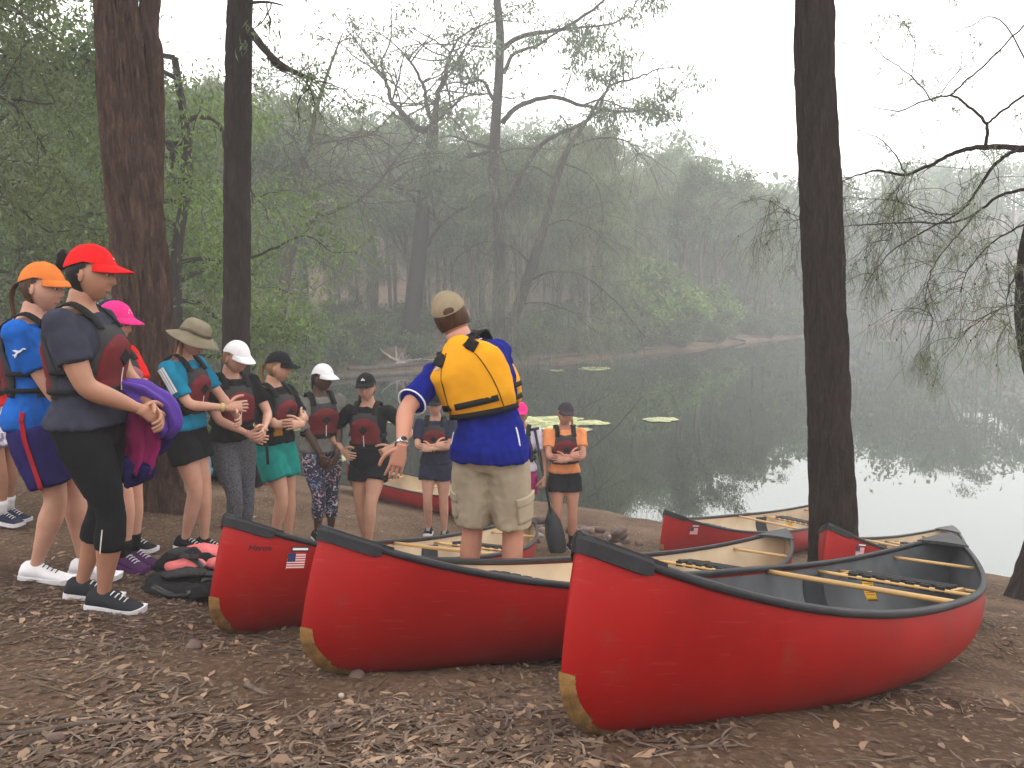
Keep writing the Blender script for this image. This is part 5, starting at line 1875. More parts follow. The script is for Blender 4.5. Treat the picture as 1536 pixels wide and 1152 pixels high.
def big_trees():
    # double stemmed ironbark behind the group
    p = [at(228, 775, 6.8), at(222, 690, 6.8), at(217, 600, 6.8), at(211, 400, 6.8), at(191, 200, 6.8), at(173, 0, 6.8)]
    p.append(p[-1] + Vector((-.25, .2, 3.0))); p.append(p[-1] + Vector((-.1, .1, 3.5)))
    o = Vector((p[0].x, p[0].y, gz(p[0].x, p[0].y)))
    r = empty('ironbark_tree', o); tag(r, 'thick reddish brown furrowed trunk with a second stem, behind the pink cap', 'tree')
    hires_trunk('trunk', loc_path(p, o), [.27, .25, .235, .225, .200, .160, .13, .09], 140, 460, .034, B_RED, r, 1.3, 5.5, .55, flare=(.11, .9))
    q = [at(226, 420, 6.93), at(229, 300, 6.95), at(231, 180, 6.97), at(230, 80, 7.0), at(228, -20, 7.0)]
    q.append(q[-1] + Vector((.5, .3, 3.0))); q.append(q[-1] + Vector((.4, .2, 2.5)))
    hires_trunk('second_stem', loc_path(q, o), [.07, .085, .085, .080, .078, .06, .04], 64, 220, .012, B_RED, r, 4.1, 4.5, .6)
    shade_crown(r, o, [p[-1], p[-2], q[-1]], 21, 26000, .42, .24, toward=(.4, -.5, 0))
    # slimmer dark trunk further back
    p = [at(350, 700, 9.2), at(353, 620, 9.2), at(355, 480, 9.2), at(356, 300, 9.2), at(357, 150, 9.2), at(360, -10, 9.2)]
    g = gz(p[0].x, p[0].y); p[0].z = g - .2
    p.append(p[-1] + Vector((.2, 0, 3))); p.append(p[-1] + Vector((.2, .3, 3)))
    o = Vector((p[0].x, p[0].y, g)); r = empty('ironbark_tree', o); tag(r, 'slim straight dark trunk rising behind the person in white cap and grey leggings', 'tree')
    hires_trunk('trunk', loc_path(p, o), [.20, .165, .15, .145, .14, .135, .10, .07], 96, 380, .022, B_DARK, r, 7.7, 5.0, .55, flare=(.05, .6))
    mb = MB(); an = []; rng = random.Random(5)
    for path, r0 in [([(366, 35, 9.2), (382, 55, 9.1), (398, 75, 9.0), (420, 95, 8.9), (450, 112, 8.8), (470, 118, 8.7)], .055), ([(398, 75, 9.0), (415, 100, 9.0), (440, 108, 9.1)], .03), ([(366, 5, 9.2), (400, 3, 9.1), (425, 8, 9.0)], .02)]:
        P = catmull([at(*a) - o for a in path], 4); mb.add(*tube(P, [r0 * (1 - .7 * i / len(P)) for i in range(len(P))], 7))
        for q in P[len(P) // 2:]:
            if rng.random() < .6: grow(mb, an, q, (rng.uniform(-.3, 1), rng.uniform(-.5, .5), rng.uniform(-1, .4)), .45, .010, 1, rng, .3, -.05, (1, 2), .7, .6, 4, 1, .003)
    mb.build('limb', B_DARK, r)
    nr = np.random.RandomState(9)
    V, F = leaf_quads(scatter(an, 420, .07, nr), .11, .022, nr, .9); mk_np('leaf_sprays', V, F, L_GUM, r)
    shade_crown(r, o, [p[-1], p[-2]], 22, 15000, .42, .24, toward=(.3, -.3, 0))
    # dark trunk between the canoes
    p = [at(1251, 860, 6.75), at(1250, 790, 6.75), at(1243, 600, 6.75), at(1231, 300, 6.75), at(1222, 0, 6.75)]
    g = gz(p[0].x, p[0].y); p[0].z = g - .15
    p.append(p[-1] + Vector((-.1, -.2, 3.5))); p.append(p[-1] + Vector((-.3, -.3, 4)))
    o = Vector((p[0].x, p[0].y, g)); r = empty('ironbark_tree', o); tag(r, 'tall straight dark trunk standing between the canoes at the water', 'tree')
    hires_trunk('trunk', loc_path(p, o), [.225, .200, .175, .163, .148, .12, .08], 112, 420, .022, B_DARK, r, 11.2, 5.5, .55, flare=(.04, .5))
    shade_crown(r, o, [p[-1], p[-2] + Vector((0, 0, 1.5))], 23, 24000, .42, .24, toward=(-.3, -.8, 0))

def pixel_tree(name, label, base_d, trunk, trunk_r, limbs, bmat, seed, twig=None, trunk_sides=14):
    """tree whose trunk and limbs follow given paths; returns root, origin, branch anchors"""
    P = [at(*a) for a in trunk]
    g = gz(P[0].x, P[0].y); P[0].z = min(P[0].z, g - .1)
    o = Vector((P[0].x, P[0].y, g)); r = empty(name, o); tag(r, label, 'tree')
    C = catmull([p - o for p in P], 6)
    xs = np.linspace(0, 1, len(trunk_r))
    mb = MB(); mb.add(*tube(C, [interp(xs, trunk_r, i / (len(C) - 1)) for i in range(len(C))], trunk_sides))
    mb.build('trunk', bmat, r)
    rng = random.Random(seed)
    lines = []
    for path, r0, r1 in limbs:
        L = catmull([at(*a) - o for a in path], 5)
        L = [q + Vector((rng.uniform(-1, 1), rng.uniform(-1, 1), rng.uniform(-1, 1))) * r0 * .25 for q in L]
        mk('limb', *tube(L, [r0 + (r1 - r0) * i / (len(L) - 1) for i in range(len(L))], 8), bmat, r)
        lines.append(L)
    return r, o, lines, C, rng

def twigs(root, lines, rng, n, L, r, depth, dirf, bmat, name='twigs', wander=.25, up=-.03, leafd=1, ang=.6):
    mb = MB(); an = []
    for _ in range(n):
        ln = rng.choice(lines); i = rng.randint(len(ln) // 4, len(ln) - 1)
        grow(mb, an, ln[i], dirf(rng, ln, i), L * rng.uniform(.6, 1.3), r, depth, rng, wander, up, (1, 3), ang, .65, 4, leafd, r * .25)
    o = mb.build(name, bmat, root); o['kind'] = 'stuff'
    return an

def mid_trees():
    nr = np.random.RandomState(31)
    # ---- bare leaning tree with fine branches (far left bank)
    d = 30.5
    D = lambda pts, dd=d: [(a, b, dd) for a, b in pts]
    r, o, lines, C, rng = pixel_tree('leaning_tree', 'thin crooked bare tree with long side branch on the far bank beyond the black cap', d,
        D([(398, 575), (410, 540), (418, 510), (428, 413), (447, 340), (460, 292), (452, 253), (464, 214), (477, 155), (496, 97), (514, 50)]),
        [.34, .27, .24, .22, .19, .15, .13, .11, .08, .05, .02],
        [(D([(452, 340), (491, 321), (535, 301), (569, 272), (598, 233), (622, 209)]), .09, .02), (D([(430, 400), (432, 370), (427, 335), (411, 308), (395, 318)]), .11, .03),
         (D([(464, 216), (500, 212), (535, 206), (569, 197)]), .05, .012), (D([(458, 290), (490, 275), (515, 268)]), .05, .012), (D([(462, 250), (445, 215), (425, 190), (412, 180)]), .05, .012),
         (D([(405, 560), (392, 500), (380, 470), (368, 440)]), .12, .04), (D([(478, 150), (455, 118), (440, 105)]), .04, .01), (D([(452, 300), (440, 262), (420, 255)]), .05, .012)], B_TWIG, 3)
    an = twigs(r, lines + [C[len(C) // 3:]], rng, 190, 1.7, .022, 2, lambda g, l, i: (g.uniform(-1, 1), g.uniform(-.6, .6), g.uniform(-.5, .8)), B_TWIG)
    V, F = needle_strips(scatter(an, 2600, .12, nr), .32, .016, nr, .5, 2, 1.2); mk_np('needles', V, F, L_NEEDLE, r)
    V, F = leaf_quads(scatter([a for a in an if a[2] > 9], 1100, .22, nr), .22, .07, nr, .8); mk_np('leaf_sprays', V, F, L_OLIVE, r)
    # ---- tall dark ironbark on the far bank
    d = 38
    r, o, lines, C, rng = pixel_tree('ironbark_tree', 'tall black trunk with forked bare crown on the far bank above the pale driftwood', d,
        D([(612, 528), (616, 490), (625, 413), (632, 340), (639, 272), (647, 219), (651, 188)], d), [.52, .44, .41, .37, .34, .30, .24],
        [(D([(650, 195), (625, 192), (603, 170), (588, 151), (579, 121), (571, 92)], d), .20, .05), (D([(651, 190), (656, 146), (668, 112), (676, 80), (690, 55)], d), .17, .04),
         (D([(651, 188), (640, 160), (636, 130), (620, 100), (612, 85)], d), .13, .04), (D([(650, 262), (671, 243), (700, 235), (730, 228), (752, 222)], d), .15, .05),
         (D([(632, 308), (613, 292), (593, 279), (580, 280)], d), .12, .04), (D([(640, 370), (655, 345), (668, 330), (690, 318)], d), .10, .03), (D([(652, 185), (672, 165), (690, 150), (702, 128)], d), .10, .03)], B_DARK, 4)
    an = twigs(r, lines, rng, 80, 2.2, .045, 2, lambda g, l, i: (g.uniform(-1, 1), g.uniform(-.8, .8), g.uniform(-.2, 1)), B_TWIG, leafd=0)
    an = [a for a in an if a[2] > 6.5]
    V, F = leaf_quads(scatter(an, 4200, .28, nr, .5), .30, .095, nr, .7); mk_np('crown', V, F, L_GUM, r)
    # ---- pair of leaning trees on the point behind the instructor
    d = 36.9
    r, o, lines, C, rng = pixel_tree('leaning_gum_tree', 'tall slender gum with arching limbs rising behind the yellow vest', d,
        D([(750, 541), (748, 490), (748, 413), (750, 340), (741, 272), (743, 194), (748, 121), (750, 49), (745, -10), (742, -120), (745, -200)], d), [.34, .31, .29, .28, .26, .24, .21, .19, .17, .13, .08],
        [(D([(753, 185), (777, 160), (826, 146), (874, 158), (923, 168), (981, 165), (1000, 172)], d), .13, .03), (D([(753, 73), (787, 53), (840, 44), (884, 19), (915, -10)], d), .13, .05),
         (D([(755, 110), (772, 80), (806, 68), (840, 45)], d), .10, .04), (D([(740, 150), (724, 121), (699, 126), (690, 118)], d), .09, .03),
         (D([(758, 320), (787, 253), (816, 214), (855, 194), (894, 170), (913, 131), (950, 118), (985, 105)], d), .13, .03), (D([(840, 44), (880, 40), (920, 35), (945, 18), (955, 0)], d), .06, .02),
         (D([(874, 158), (905, 150), (950, 165), (1000, 150)], d), .05, .015)], B_DARK, 6)
    an = []
    mbt = MB()
    for (cx, cy, n) in [(880, 65, 8), (868, 90, 6), (900, 110, 8), (940, 85, 5), (915, 165, 8), (960, 160, 8), (995, 165, 6), (905, 190, 4), (715, 92, 6), (860, 40, 4), (930, 15, 4), (980, 8, 4), (1055, 118, 3), (700, 120, 3), (820, 60, 3), (1000, 140, 4)]:
        for k in range(n):
            q = at(cx + rng.uniform(-24, 24), cy + rng.uniform(-14, 14), d + rng.uniform(-1, 1)) - o
            near = min((p for l in lines for p in l), key=lambda p: (p - q).length)
            mbt.add(*tube([near, near.lerp(q, .5) + Vector((0, 0, .15)), q], [.03, .02, .01], 4, cap=False)); an += [tuple(q), tuple(q), tuple(near.lerp(q, .75))]
    mbt.build('twigs', B_TWIG, r)['kind'] = 'stuff'
    V, F = leaf_quads(scatter(an, 3600, .30, nr, .8), .34, .085, nr, 1.1); mk_np('crown', V, F, L_GUM, r)
    twigs(r, lines, rng, 45, 1.6, .025, 2, lambda g, l, i: (g.uniform(-.5, 1), g.uniform(-.6, .6), g.uniform(-.6, .6)), B_TWIG, 'fine_twigs')
    d = 36.5
    r, o, lines, C, rng = pixel_tree('leaning_casuarina_tree', 'slanting trunk with drooping olive needles leaning over the water behind the yellow vest', d,
        D([(755, 545), (760, 520), (772, 476), (797, 403), (816, 340), (840, 253), (855, 219), (884, 175), (905, 140)], d), [.30, .28, .26, .24, .20, .16, .13, .08, .03],
        [(D([(857, 219), (899, 207), (940, 212), (960, 235)], d), .06, .015), (D([(797, 420), (826, 408), (874, 413), (923, 452), (967, 505)], d), .07, .02), (D([(816, 340), (850, 330), (890, 345), (915, 372)], d), .05, .015),
         (D([(845, 245), (880, 260), (900, 290), (905, 330)], d), .05, .015), (D([(800, 400), (770, 372), (735, 362), (700, 372)], d), .05, .015), (D([(772, 476), (742, 480), (716, 492)], d), .04, .012),
         (D([(835, 270), (800, 250), (780, 262), (765, 300)], d), .05, .015), (D([(856, 221), (852, 190), (840, 172)], d), .05, .02), (D([(780, 455), (820, 455), (860, 470), (885, 492)], d), .04, .012)], B_DARK, 8)
    an = twigs(r, lines + [C[len(C) // 3:]], rng, 130, 1.9, .020, 2, lambda g, l, i: (g.uniform(-1, 1), g.uniform(-.8, .8), g.uniform(-1, .25)), B_TWIG, up=-.10)
    V, F = needle_strips(scatter(an, 6000, .30, nr), .55, .016, nr, .4, 2, 1.5); mk_np('needles', V, F, L_NEEDLE, r)

def right_tree():
    d = 6.4
    D = lambda pts, dd=d: [(a, b, dd) for a, b in pts]
    P = [at(1562, 935, 6.9), at(1566, 880, 6.9), at(1578, 800, 6.9), at(1588, 700, 6.85), at(1572, 590, 6.75), at(1552, 500, 6.6), at(1553, 400, 6.5), at(1572, 300, 6.4), at(1600, 180, 6.3), at(1630, 0, 6.3)]
    P.append(P[-1] + Vector((.4, 0, 1.5))); P.append(P[-1] + Vector((.5, 0, 1.5)))
    g = gz(P[0].x, P[0].y); o = Vector((P[0].x, P[0].y, g)); P[0].z = g - .15
    r = empty('casuarina_tree', o); tag(r, 'casuarina with crooked trunk and drooping needle branches reaching out over the water', 'tree')
    hires_trunk('trunk', loc_path(P, o), [.30, .24, .18, .15, .14, .135, .13, .12, .10, .09, .06, .03], 64, 260, .014, B_DARK, r, 3.3, 5, .6, flare=(.10, .8))
    paths = [([(1553, 228), (1536, 223), (1479, 221), (1440, 226), (1401, 245), (1358, 262), (1314, 256), (1271, 269), (1240, 285)], .034, .005),
        ([(1478, 220), (1479, 187), (1453, 160), (1425, 144), (1384, 152), (1349, 167), (1306, 160)], .018, .004), ([(1425, 144), (1444, 126), (1479, 95), (1536, 39), (1560, 20)], .010, .008),
        ([(1479, 187), (1500, 170), (1536, 143), (1570, 130)], .012, .012), ([(1399, 152), (1368, 115), (1327, 85), (1297, 56)], .008, .003), ([(1368, 115), (1372, 80), (1372, 45)], .006, .002), ([(1408, 142), (1438, 105), (1443, 75)], .006, .003),
        ([(1540, 226), (1514, 230), (1488, 252), (1462, 291), (1436, 321), (1384, 347), (1330, 385), (1290, 440)], .022, .004), ([(1560, 282), (1536, 284), (1496, 295), (1462, 321), (1425, 334), (1358, 334), (1300, 337), (1258, 340)], .020, .004),
        ([(1358, 262), (1345, 235), (1320, 208), (1275, 192)], .010, .003), ([(1545, 455), (1536, 455), (1496, 464), (1457, 490), (1430, 510)], .010, .003), ([(1462, 321), (1430, 360), (1400, 400), (1388, 450), (1400, 480)], .010, .003),
        ([(1552, 330), (1520, 345), (1480, 370), (1450, 410), (1440, 440)], .012, .003), ([(1560, 130), (1500, 30), (1450, 42), (1430, 50)], .008, .003), ([(1552, 380), (1525, 410), (1510, 450), (1518, 500)], .010, .003),
        ([(1436, 321), (1400, 320), (1340, 300), (1290, 300)], .008, .003), ([(1358, 262), (1345, 290), (1340, 330), (1336, 360)], .006, .002), ([(1240, 340), (1215, 330), (1185, 320), (1155, 300)], .006, .002)]
    rng = random.Random(15); nr = np.random.RandomState(15)
    lines = []
    for pth, r0, r1 in paths:
        L = catmull([at(a, b, interp([1150, 1290, 1400, 1500], [7.3, 7.25, 6.9, 6.45], a) + .12 * math.sin(a * .02 + b * .03)) - o for a, b in pth], 6)
        L = [q + Vector((rng.uniform(-1, 1), rng.uniform(-1, 1), rng.uniform(-1, 1))) * .006 for q in L]
        mk('limb', *tube(L, [.8 * (r0 + (r1 - r0) * i / (len(L) - 1)) for i in range(len(L))], 7), B_DARK, r)
        lines.append(L)
    lower = [l for l in lines if l[-1].z + o.z < at(0, 200, d).z]
    an = twigs(r, lower, rng, 150, .36, .0036, 2, lambda g, l, i: (g.uniform(-1, .5), g.uniform(-.9, .9), g.uniform(-.9, .5)), B_TWIG, up=-.10, leafd=0)
    an2 = twigs(r, lines, rng, 95, .24, .0032, 1, lambda g, l, i: (g.uniform(-1, .6), g.uniform(-.8, .8), g.uniform(-.4, .8)), B_TWIG, leafd=0)
    pts = scatter(an, 3600, .018, nr)
    V, F = needle_strips(pts, .17, .0035, nr, .55, 3, 1.1); mk_np('needles', V, F, L_NEEDLE, r)
    V, F = needle_strips(scatter(an2, 1700, .016, nr), .10, .0060, nr, .9, 2, .5); mk_np('needle_tufts', V, F, L_NEEDLE, r)['kind'] = 'stuff'
    mbc = MB()
    for _ in range(60):
        q = Vector(rng.choice(an)); mbc.add(*ellipsoid(q, (.007, .007, .009), 6, 4))
    mbc.build('cones', B_DARK, r)['kind'] = 'stuff'
    shade_crown(r, o, [P[-1]], 25, 12000, .40, .22, L=1.8, lmat=L_OLIVE, toward=(.3, -.6, 0))

big_trees(); mid_trees(); right_tree()

# ---- near leafy trees on the left
def leafy_tree(label, x, y, H, seed, limbs, n, sd, size, lmat, name='leafy_tree', zlow=.25, mat_b=None, twist=.34):
    rng = random.Random(seed); nr = np.random.RandomState(seed)
    g = gz(x, y); r = empty(name, (x, y, g)); tag(r, label, 'tree')
    mb = MB(); an = []
    tp = [Vector((0, 0, -.3))] + [Vector((rng.uniform(-.25, .25), rng.uniform(-.2, .2), H * t)) for t in (.2, .4, .6, .8)]
    P = catmull(tp, 5); r0 = .016 * H
    mb.add(*tube(P, [r0 * (1 - .6 * i / len(P)) for i in range(len(P))], 10, cap=False))
    for k in range(limbs):
        t = zlow + (1 - zlow) * (k + .5) / limbs; b = P[min(len(P) - 1, int(len(P) * t))]
        a = rng.uniform(0, 6.28); d = (math.cos(a), math.sin(a), rng.uniform(-.1, .7))
        grow(mb, an, b, d, H * .16, r0 * .34, 3, rng, twist, .01, (2, 3), .85, .72, 6, 1)
    mb.build('trunk', mat_b or B_DARK, r)
    V, F = leaf_quads(scatter(an, n, sd, nr, .7), size, size * .30, nr, .45)
    mk_np('crown', V, F, lmat, r)
    return r
leafy_tree('dark leafy tree filling the air above the orange and red caps', -8.4, 12.0, 8.5, 41, 12, 16000, .26, .14, L_MID)
leafy_tree('dense olive leafed tree hanging over the far bags', -6.6, 8.9, 5.6, 42, 12, 11000, .20, .11, L_OLIVE)
leafy_tree('bright green tree with twisted dark branches between the two big trunks', -6.1, 14.5, 9.2, 43, 13, 22000, .30, .15, L_BRIGHT, twist=.5)
leafy_tree('fresh green small tree at the lake head behind the crooked bare tree', -11.6, 33.0, 8.6, 44, 13, 16000, .42, .24, L_BRIGHT)
leafy_tree('mid green tree behind the slim straight trunk', -9.5, 19.5, 9.0, 45, 12, 16000, .38, .20, L_MID)
leafy_tree('tall leafy tree deep in the shade left of the big trunk', -13.5, 17.0, 13.0, 46, 13, 22000, .50, .22, L_MID)

# ---- the far bank
def far_bank():
    rng = random.Random(77)
    gl = {'gum': ['tall grey trunked gum tree in the misty wood across the lake'], 'feather': ['feathery grey green casuarina in the misty wood across the lake'], 'shrub': ['pale green shrub on the bank across the lake']}
    placed = []
    def where(x, y, sd):
        px = 768 + x / y * FPX
        z = [(330, 'behind the slim straight trunk'), (520, 'around the crooked bare tree'), (700, 'around the forked black trunk'), (900, 'behind the slanting needle tree'),
             (1085, 'among the fresh green bushy trees'), (1205, 'on the misty point'), (9999, 'on the misty far shore')]
        k = next(t for m, t in z if px < m)
        return k + (', right at the waterline' if sd < 2.5 else ', back from the water' if sd < 8 else ', deeper in the wood')
    def ok(x, y, md):
        for a, b in placed:
            if (a - x) ** 2 + (b - y) ** 2 < md * md: return False
        placed.append((x, y)); return True
    def hmax(x, y):
        px = 768 + x / y * FPX
        yt = interp([250, 330, 400, 560, 640, 760, 900, 1000, 1060, 1110, 1200, 1300, 1536], [110, 120, 140, 170, 160, 170, 190, 195, 220, 270, 280, 255, 225], px)
        return CH + (445 - yt) / FPX * y - gz(x, y)
    n = 0; tries = 0
    while n < 95 and tries < 9000:
        tries += 1
        y = rng.uniform(30, 96); x = rng.uniform(-.74, .60) * y
        sd = lake_sd1(x, y)
        if sd < 1.0 or sd > 26 or y < 30: continue
        px = 768 + x / y * FPX
        if px < 300 and y < 24: continue
        if (585 < px < 690 and y < 41.5) or (715 < px < 890 and y < 40.5) or (385 < px < 490 and y < 33): continue
        near = sd < 7
        if not ok(x, y, 2.0 if near else 2.6): continue
        k = rng.random()
        if k < .50:
            H = max(4.0, min(19, hmax(x, y))) * rng.uniform(.72, .98)
            tree_at('gum', rng.randint(0, 3), x, y, H, 'tall grey gum ' + where(x, y, sd), 'tree', 'gum trees ' + where(x, y, sd), rng, B_GREY, L_GUM)
        else:
            H = max(3.5, min(14, hmax(x, y))) * rng.uniform(.60, .95)
            tree_at('feather', rng.randint(0, 2), x, y, H, 'feathery casuarina ' + where(x, y, sd), 'tree', 'casuarinas ' + where(x, y, sd), rng, B_TWIG, L_NEEDLE)
        n += 1
    for (px, py, d, H) in [(960, 470, 50, 7.5), (1000, 480, 53, 6.0), (935, 480, 47, 5.0), (1060, 480, 58, 5.5)]:
        p = at(px, py, d); tree_at('shrub', 5, p.x, p.y, H, 'fresh green bushy tree standing out of the misty wood across the lake', 'tree', 'bright bushy trees across the lake', rng, B_TWIG, L_BRIGHT)
    n = 0; tries = 0
    while n < 120 and tries < 9000:
        tries += 1
        y = rng.uniform(28, 92); x = rng.uniform(-.60, .58) * y
        sd = lake_sd1(x, y)
        if sd < .25 or sd > (9 if n % 2 else 2.2): continue
        tree_at('shrub', rng.randint(0, 2), x, y, rng.uniform(.9, 3.2), 'low leafy shrub ' + where(x, y, sd), 'shrub', 'shrubs ' + where(x, y, sd), rng, B_TWIG, rng.choice([L_OLIVE, L_MID, L_OLIVE])); n += 1
    # the wood further off reads as one mass
    nr = np.random.RandomState(5)
    Vs = []; Fs = []; off = 0
    mb = MB()
    cnt = 0
    while cnt < 460:
        y = rng.uniform(45, 190); x = rng.uniform(-.75, .8) * y
        sd = lake_sd1(x, y)
        if sd < (14 if y < 72 else 1.5): continue
        if cnt % 5 == 0 and not (y > 72 and sd < 12 and x > 0): continue
        cnt += 1
        H = max(3.0, min(18, hmax(x, y) * rng.uniform(.75, 1.0)))
        g = gz(x, y)
        mb.add(*tube([Vector((x, y, g - .3)), Vector((x + rng.uniform(-.4, .4), y, g + H * .8))], [.16, .07], 5, cap=False))
        m = 200
        k = rng.randint(4, 7)
        cs = np.array([[x + rng.gauss(0, 1.5), y + rng.gauss(0, 1.5), g + H * rng.uniform(.10 if sd < 14 else .40, .98)] for _ in range(k)])
        P = cs[nr.randint(0, k, m)] + nr.normal(size=(m, 3)) * np.array([.95, .95, .6])
        V, F = leaf_quads(P, .82, .42, nr, .2)
        Vs.append(V); Fs.append(F + off); off += len(V)
    w = mk_np('distant_wood', np.concatenate(Vs), np.concatenate(Fs), L_GUM)
    tag(w, 'far off misty wood covering the slopes behind the lake', 'wood', kind='stuff')
    t = mb.build('trunks', B_GREY, w); t['kind'] = 'stuff'
far_bank()
# ------------------------------------------------------------------ litter on the ground
L_TAN = mat('litter_tan', (0.205, 0.130, 0.082), rough=0.8, var=0.25, scale=3, island=0.45)
L_BRN = mat('litter_brown', (0.080, 0.047, 0.030), rough=0.85, var=0.3, scale=3, island=0.5)
L_GRY = mat('litter_grey', (0.120, 0.085, 0.062), rough=0.85, var=0.25, scale=3, island=0.45)
M_STICK = mat('stick_bark', (0.105, 0.075, 0.057), rough=0.9, var=0.35, scale=20, bump=0.5, bscale=70)
M_PALE = mat('driftwood', (0.42, 0.37, 0.32), rough=0.85, var=0.25, scale=9, bump=0.4, bscale=50)

def litter_xy(n, nr, near=1.45, far=9.5, power=1.0):
    """scatter over the near bank, thicker in drifts"""
    out = []
    while len(out) < n:
        y = near + (far - near) * nr.rand() ** 1.5
        x = (nr.rand() * 1.6 - .80) * y
        if lake_sd1(x, y) < .4: continue
        v = noise.noise(Vector((x * .75, y * .75, 9.0))) + .6 * noise.noise(Vector((x * 2.2, y * 2.2, 2.0)))
        if nr.rand() < np.clip(.45 + v * 1.5, .05, 1): out.append((x, y))
    return np.array(out)

def leaf_litter(name, n, seed, Lr, wr, material, label):
    nr = np.random.RandomState(seed)
    xy = litter_xy(n, nr)
    z = gz(xy[:, 0], xy[:, 1]) + np.array([micro(a, b) for a, b in xy])
    P = np.c_[xy, z + .003 + nr.rand(n) * .006]
    a = nr.rand(n) * 6.283
    d = np.c_[np.cos(a), np.sin(a), nr.normal(0, .08, n)]; d /= np.linalg.norm(d, axis=1)[:, None]
    up = np.c_[nr.normal(0, .20, n), nr.normal(0, .20, n) + .1, np.ones(n)]
    s = np.cross(d, up); s /= np.linalg.norm(s, axis=1)[:, None]
    u = np.cross(s, d)
    L = (nr.uniform(*Lr, n))[:, None]; W = (nr.uniform(*wr, n))[:, None]
    curl = (nr.uniform(.0, .18, n))[:, None] * L
    bend = s * (nr.normal(0, .12, n))[:, None] * L
    q = np.stack([P - d * L * .5, P - d * L * .12 + s * W * .5 + u * curl * .25 + bend, P + d * L * .22 + s * W * .42 + u * curl * .3 + bend, P + d * L * .5 + u * curl * .2,
                  P + d * L * .22 - s * W * .42 + u * curl * .3 + bend, P - d * L * .12 - s * W * .5 + u * curl * .25 + bend], 1)
    idx = np.arange(n)[:, None] * 6
    F = np.concatenate([idx + np.array([[0, 1, 5, 5]])[:, :3].repeat(1, 0)], 0)
    quads = np.concatenate([idx + np.array([[1, 2, 4, 5]])], 0)
    tri = np.concatenate([idx + np.array([[0, 1, 5]]), idx + np.array([[2, 3, 4]])], 0)
    V = q.reshape(-1, 3)
    me_f = [tuple(f) for f in quads] + [tuple(f) for f in tri]
    o = mk(name, V.tolist(), me_f, material, None, False)
    tag(o, label, 'leaves', kind='stuff')
leaf_litter('leaf_litter', 2400, 3, (.022, .062), (.008, .020), L_TAN, 'pale tan fallen gum leaves strewn over the earth')
leaf_litter('broad_leaf_litter', 260, 14, (.045, .085), (.014, .028), L_TAN, 'broad pale dry leaves scattered on the litter')
leaf_litter('leaf_litter', 8000, 4, (.018, .062), (.008, .020), L_BRN, 'brown fallen leaves strewn over the earth')
leaf_litter('bark_litter', 4200, 5, (.012, .110), (.003, .010), L_GRY, 'grey bark chips and strips strewn over the earth')
leaf_litter('leaf_crumbs', 7500, 6, (.005, .020), (.003, .008), L_TAN, 'small pale leaf crumbs strewn over the earth')

def twig_litter(n, seed):
    nr = np.random.RandomState(seed); rng = random.Random(seed)
    mb = MB()
    for x, y in litter_xy(n, nr, 1.5, 7.5):
        L = rng.uniform(.05, .22) * (1.6 if rng.random() < .15 else 1); a = rng.uniform(0, 6.28); r = rng.uniform(.0012, .0035)
        pts = []
        for k in range(4):
            t = k / 3 - .5
            px, py = x + math.cos(a) * L * t + rng.uniform(-.01, .01), y + math.sin(a) * L * t + rng.uniform(-.01, .01)
            pts.append(Vector((px, py, gz(px, py) + micro(px, py) + r + rng.uniform(0, .006))))
        mb.add(*tube(pts, [r, r, r * .9, r * .6], 4, cap=False))
    o = mb.build('twig_litter', M_STICK); tag(o, 'thin dark twigs strewn over the earth', 'twigs', kind='stuff')
twig_litter(750, 8)

def stick(px, py, d, L, ang, r, label, material=M_STICK, seed=0, bendy=.12, name='stick'):
    p = at(px, py, d); rng = random.Random(seed + int(px * 7 + py))
    pts = []
    off = 0.0
    for k in range(8):
        t = k / 7 - .5
        off += rng.uniform(-1, 1) * bendy * L * .12
        x, y = p.x + math.cos(ang) * L * t - math.sin(ang) * off, p.y + math.sin(ang) * L * t + math.cos(ang) * off
        pts.append(Vector((x, y, max(0, gz(x, y)) + micro(x, y) + r * .8)))
    o0 = pts[3].copy()
    o = mk(name, *tube(catmull([q - o0 for q in pts], 3), [r * (1 - .5 * i / 21) * rng.uniform(.85, 1.15) for i in range(22)], 8), material)
    o.location = o0
    tag(o, label, 'stick', 'fallen sticks')
for a in [(115, 1075, 2.05, .42, .45, .007, 'grey stick lying alone among tan leaves'), (165, 1085, 2.0, .50, .55, .009, 'long pale bent stick beside another on the earth'),
          (150, 968, 2.9, .45, -.15, .006, 'thin dark curved stick below the dark running shoes'), (505, 772, 6.9, .75, -.95, .018, 'brown stick leaning flat behind the floral leggings'),
          (385, 1040, 2.35, .16, -.8, .010, 'short black stub of branch on the leaf drift'), (735, 1130, 1.75, .22, 1.1, .005, 'thin forked looking twig under the middle canoe bow'),
          (570, 1020, 2.5, .18, 1.3, .004, 'wispy upright curled twig by the second canoe bow'), (1060, 1120, 1.80, .18, .3, .006, 'small stick below the grey lined canoe')]:
    stick(*a)

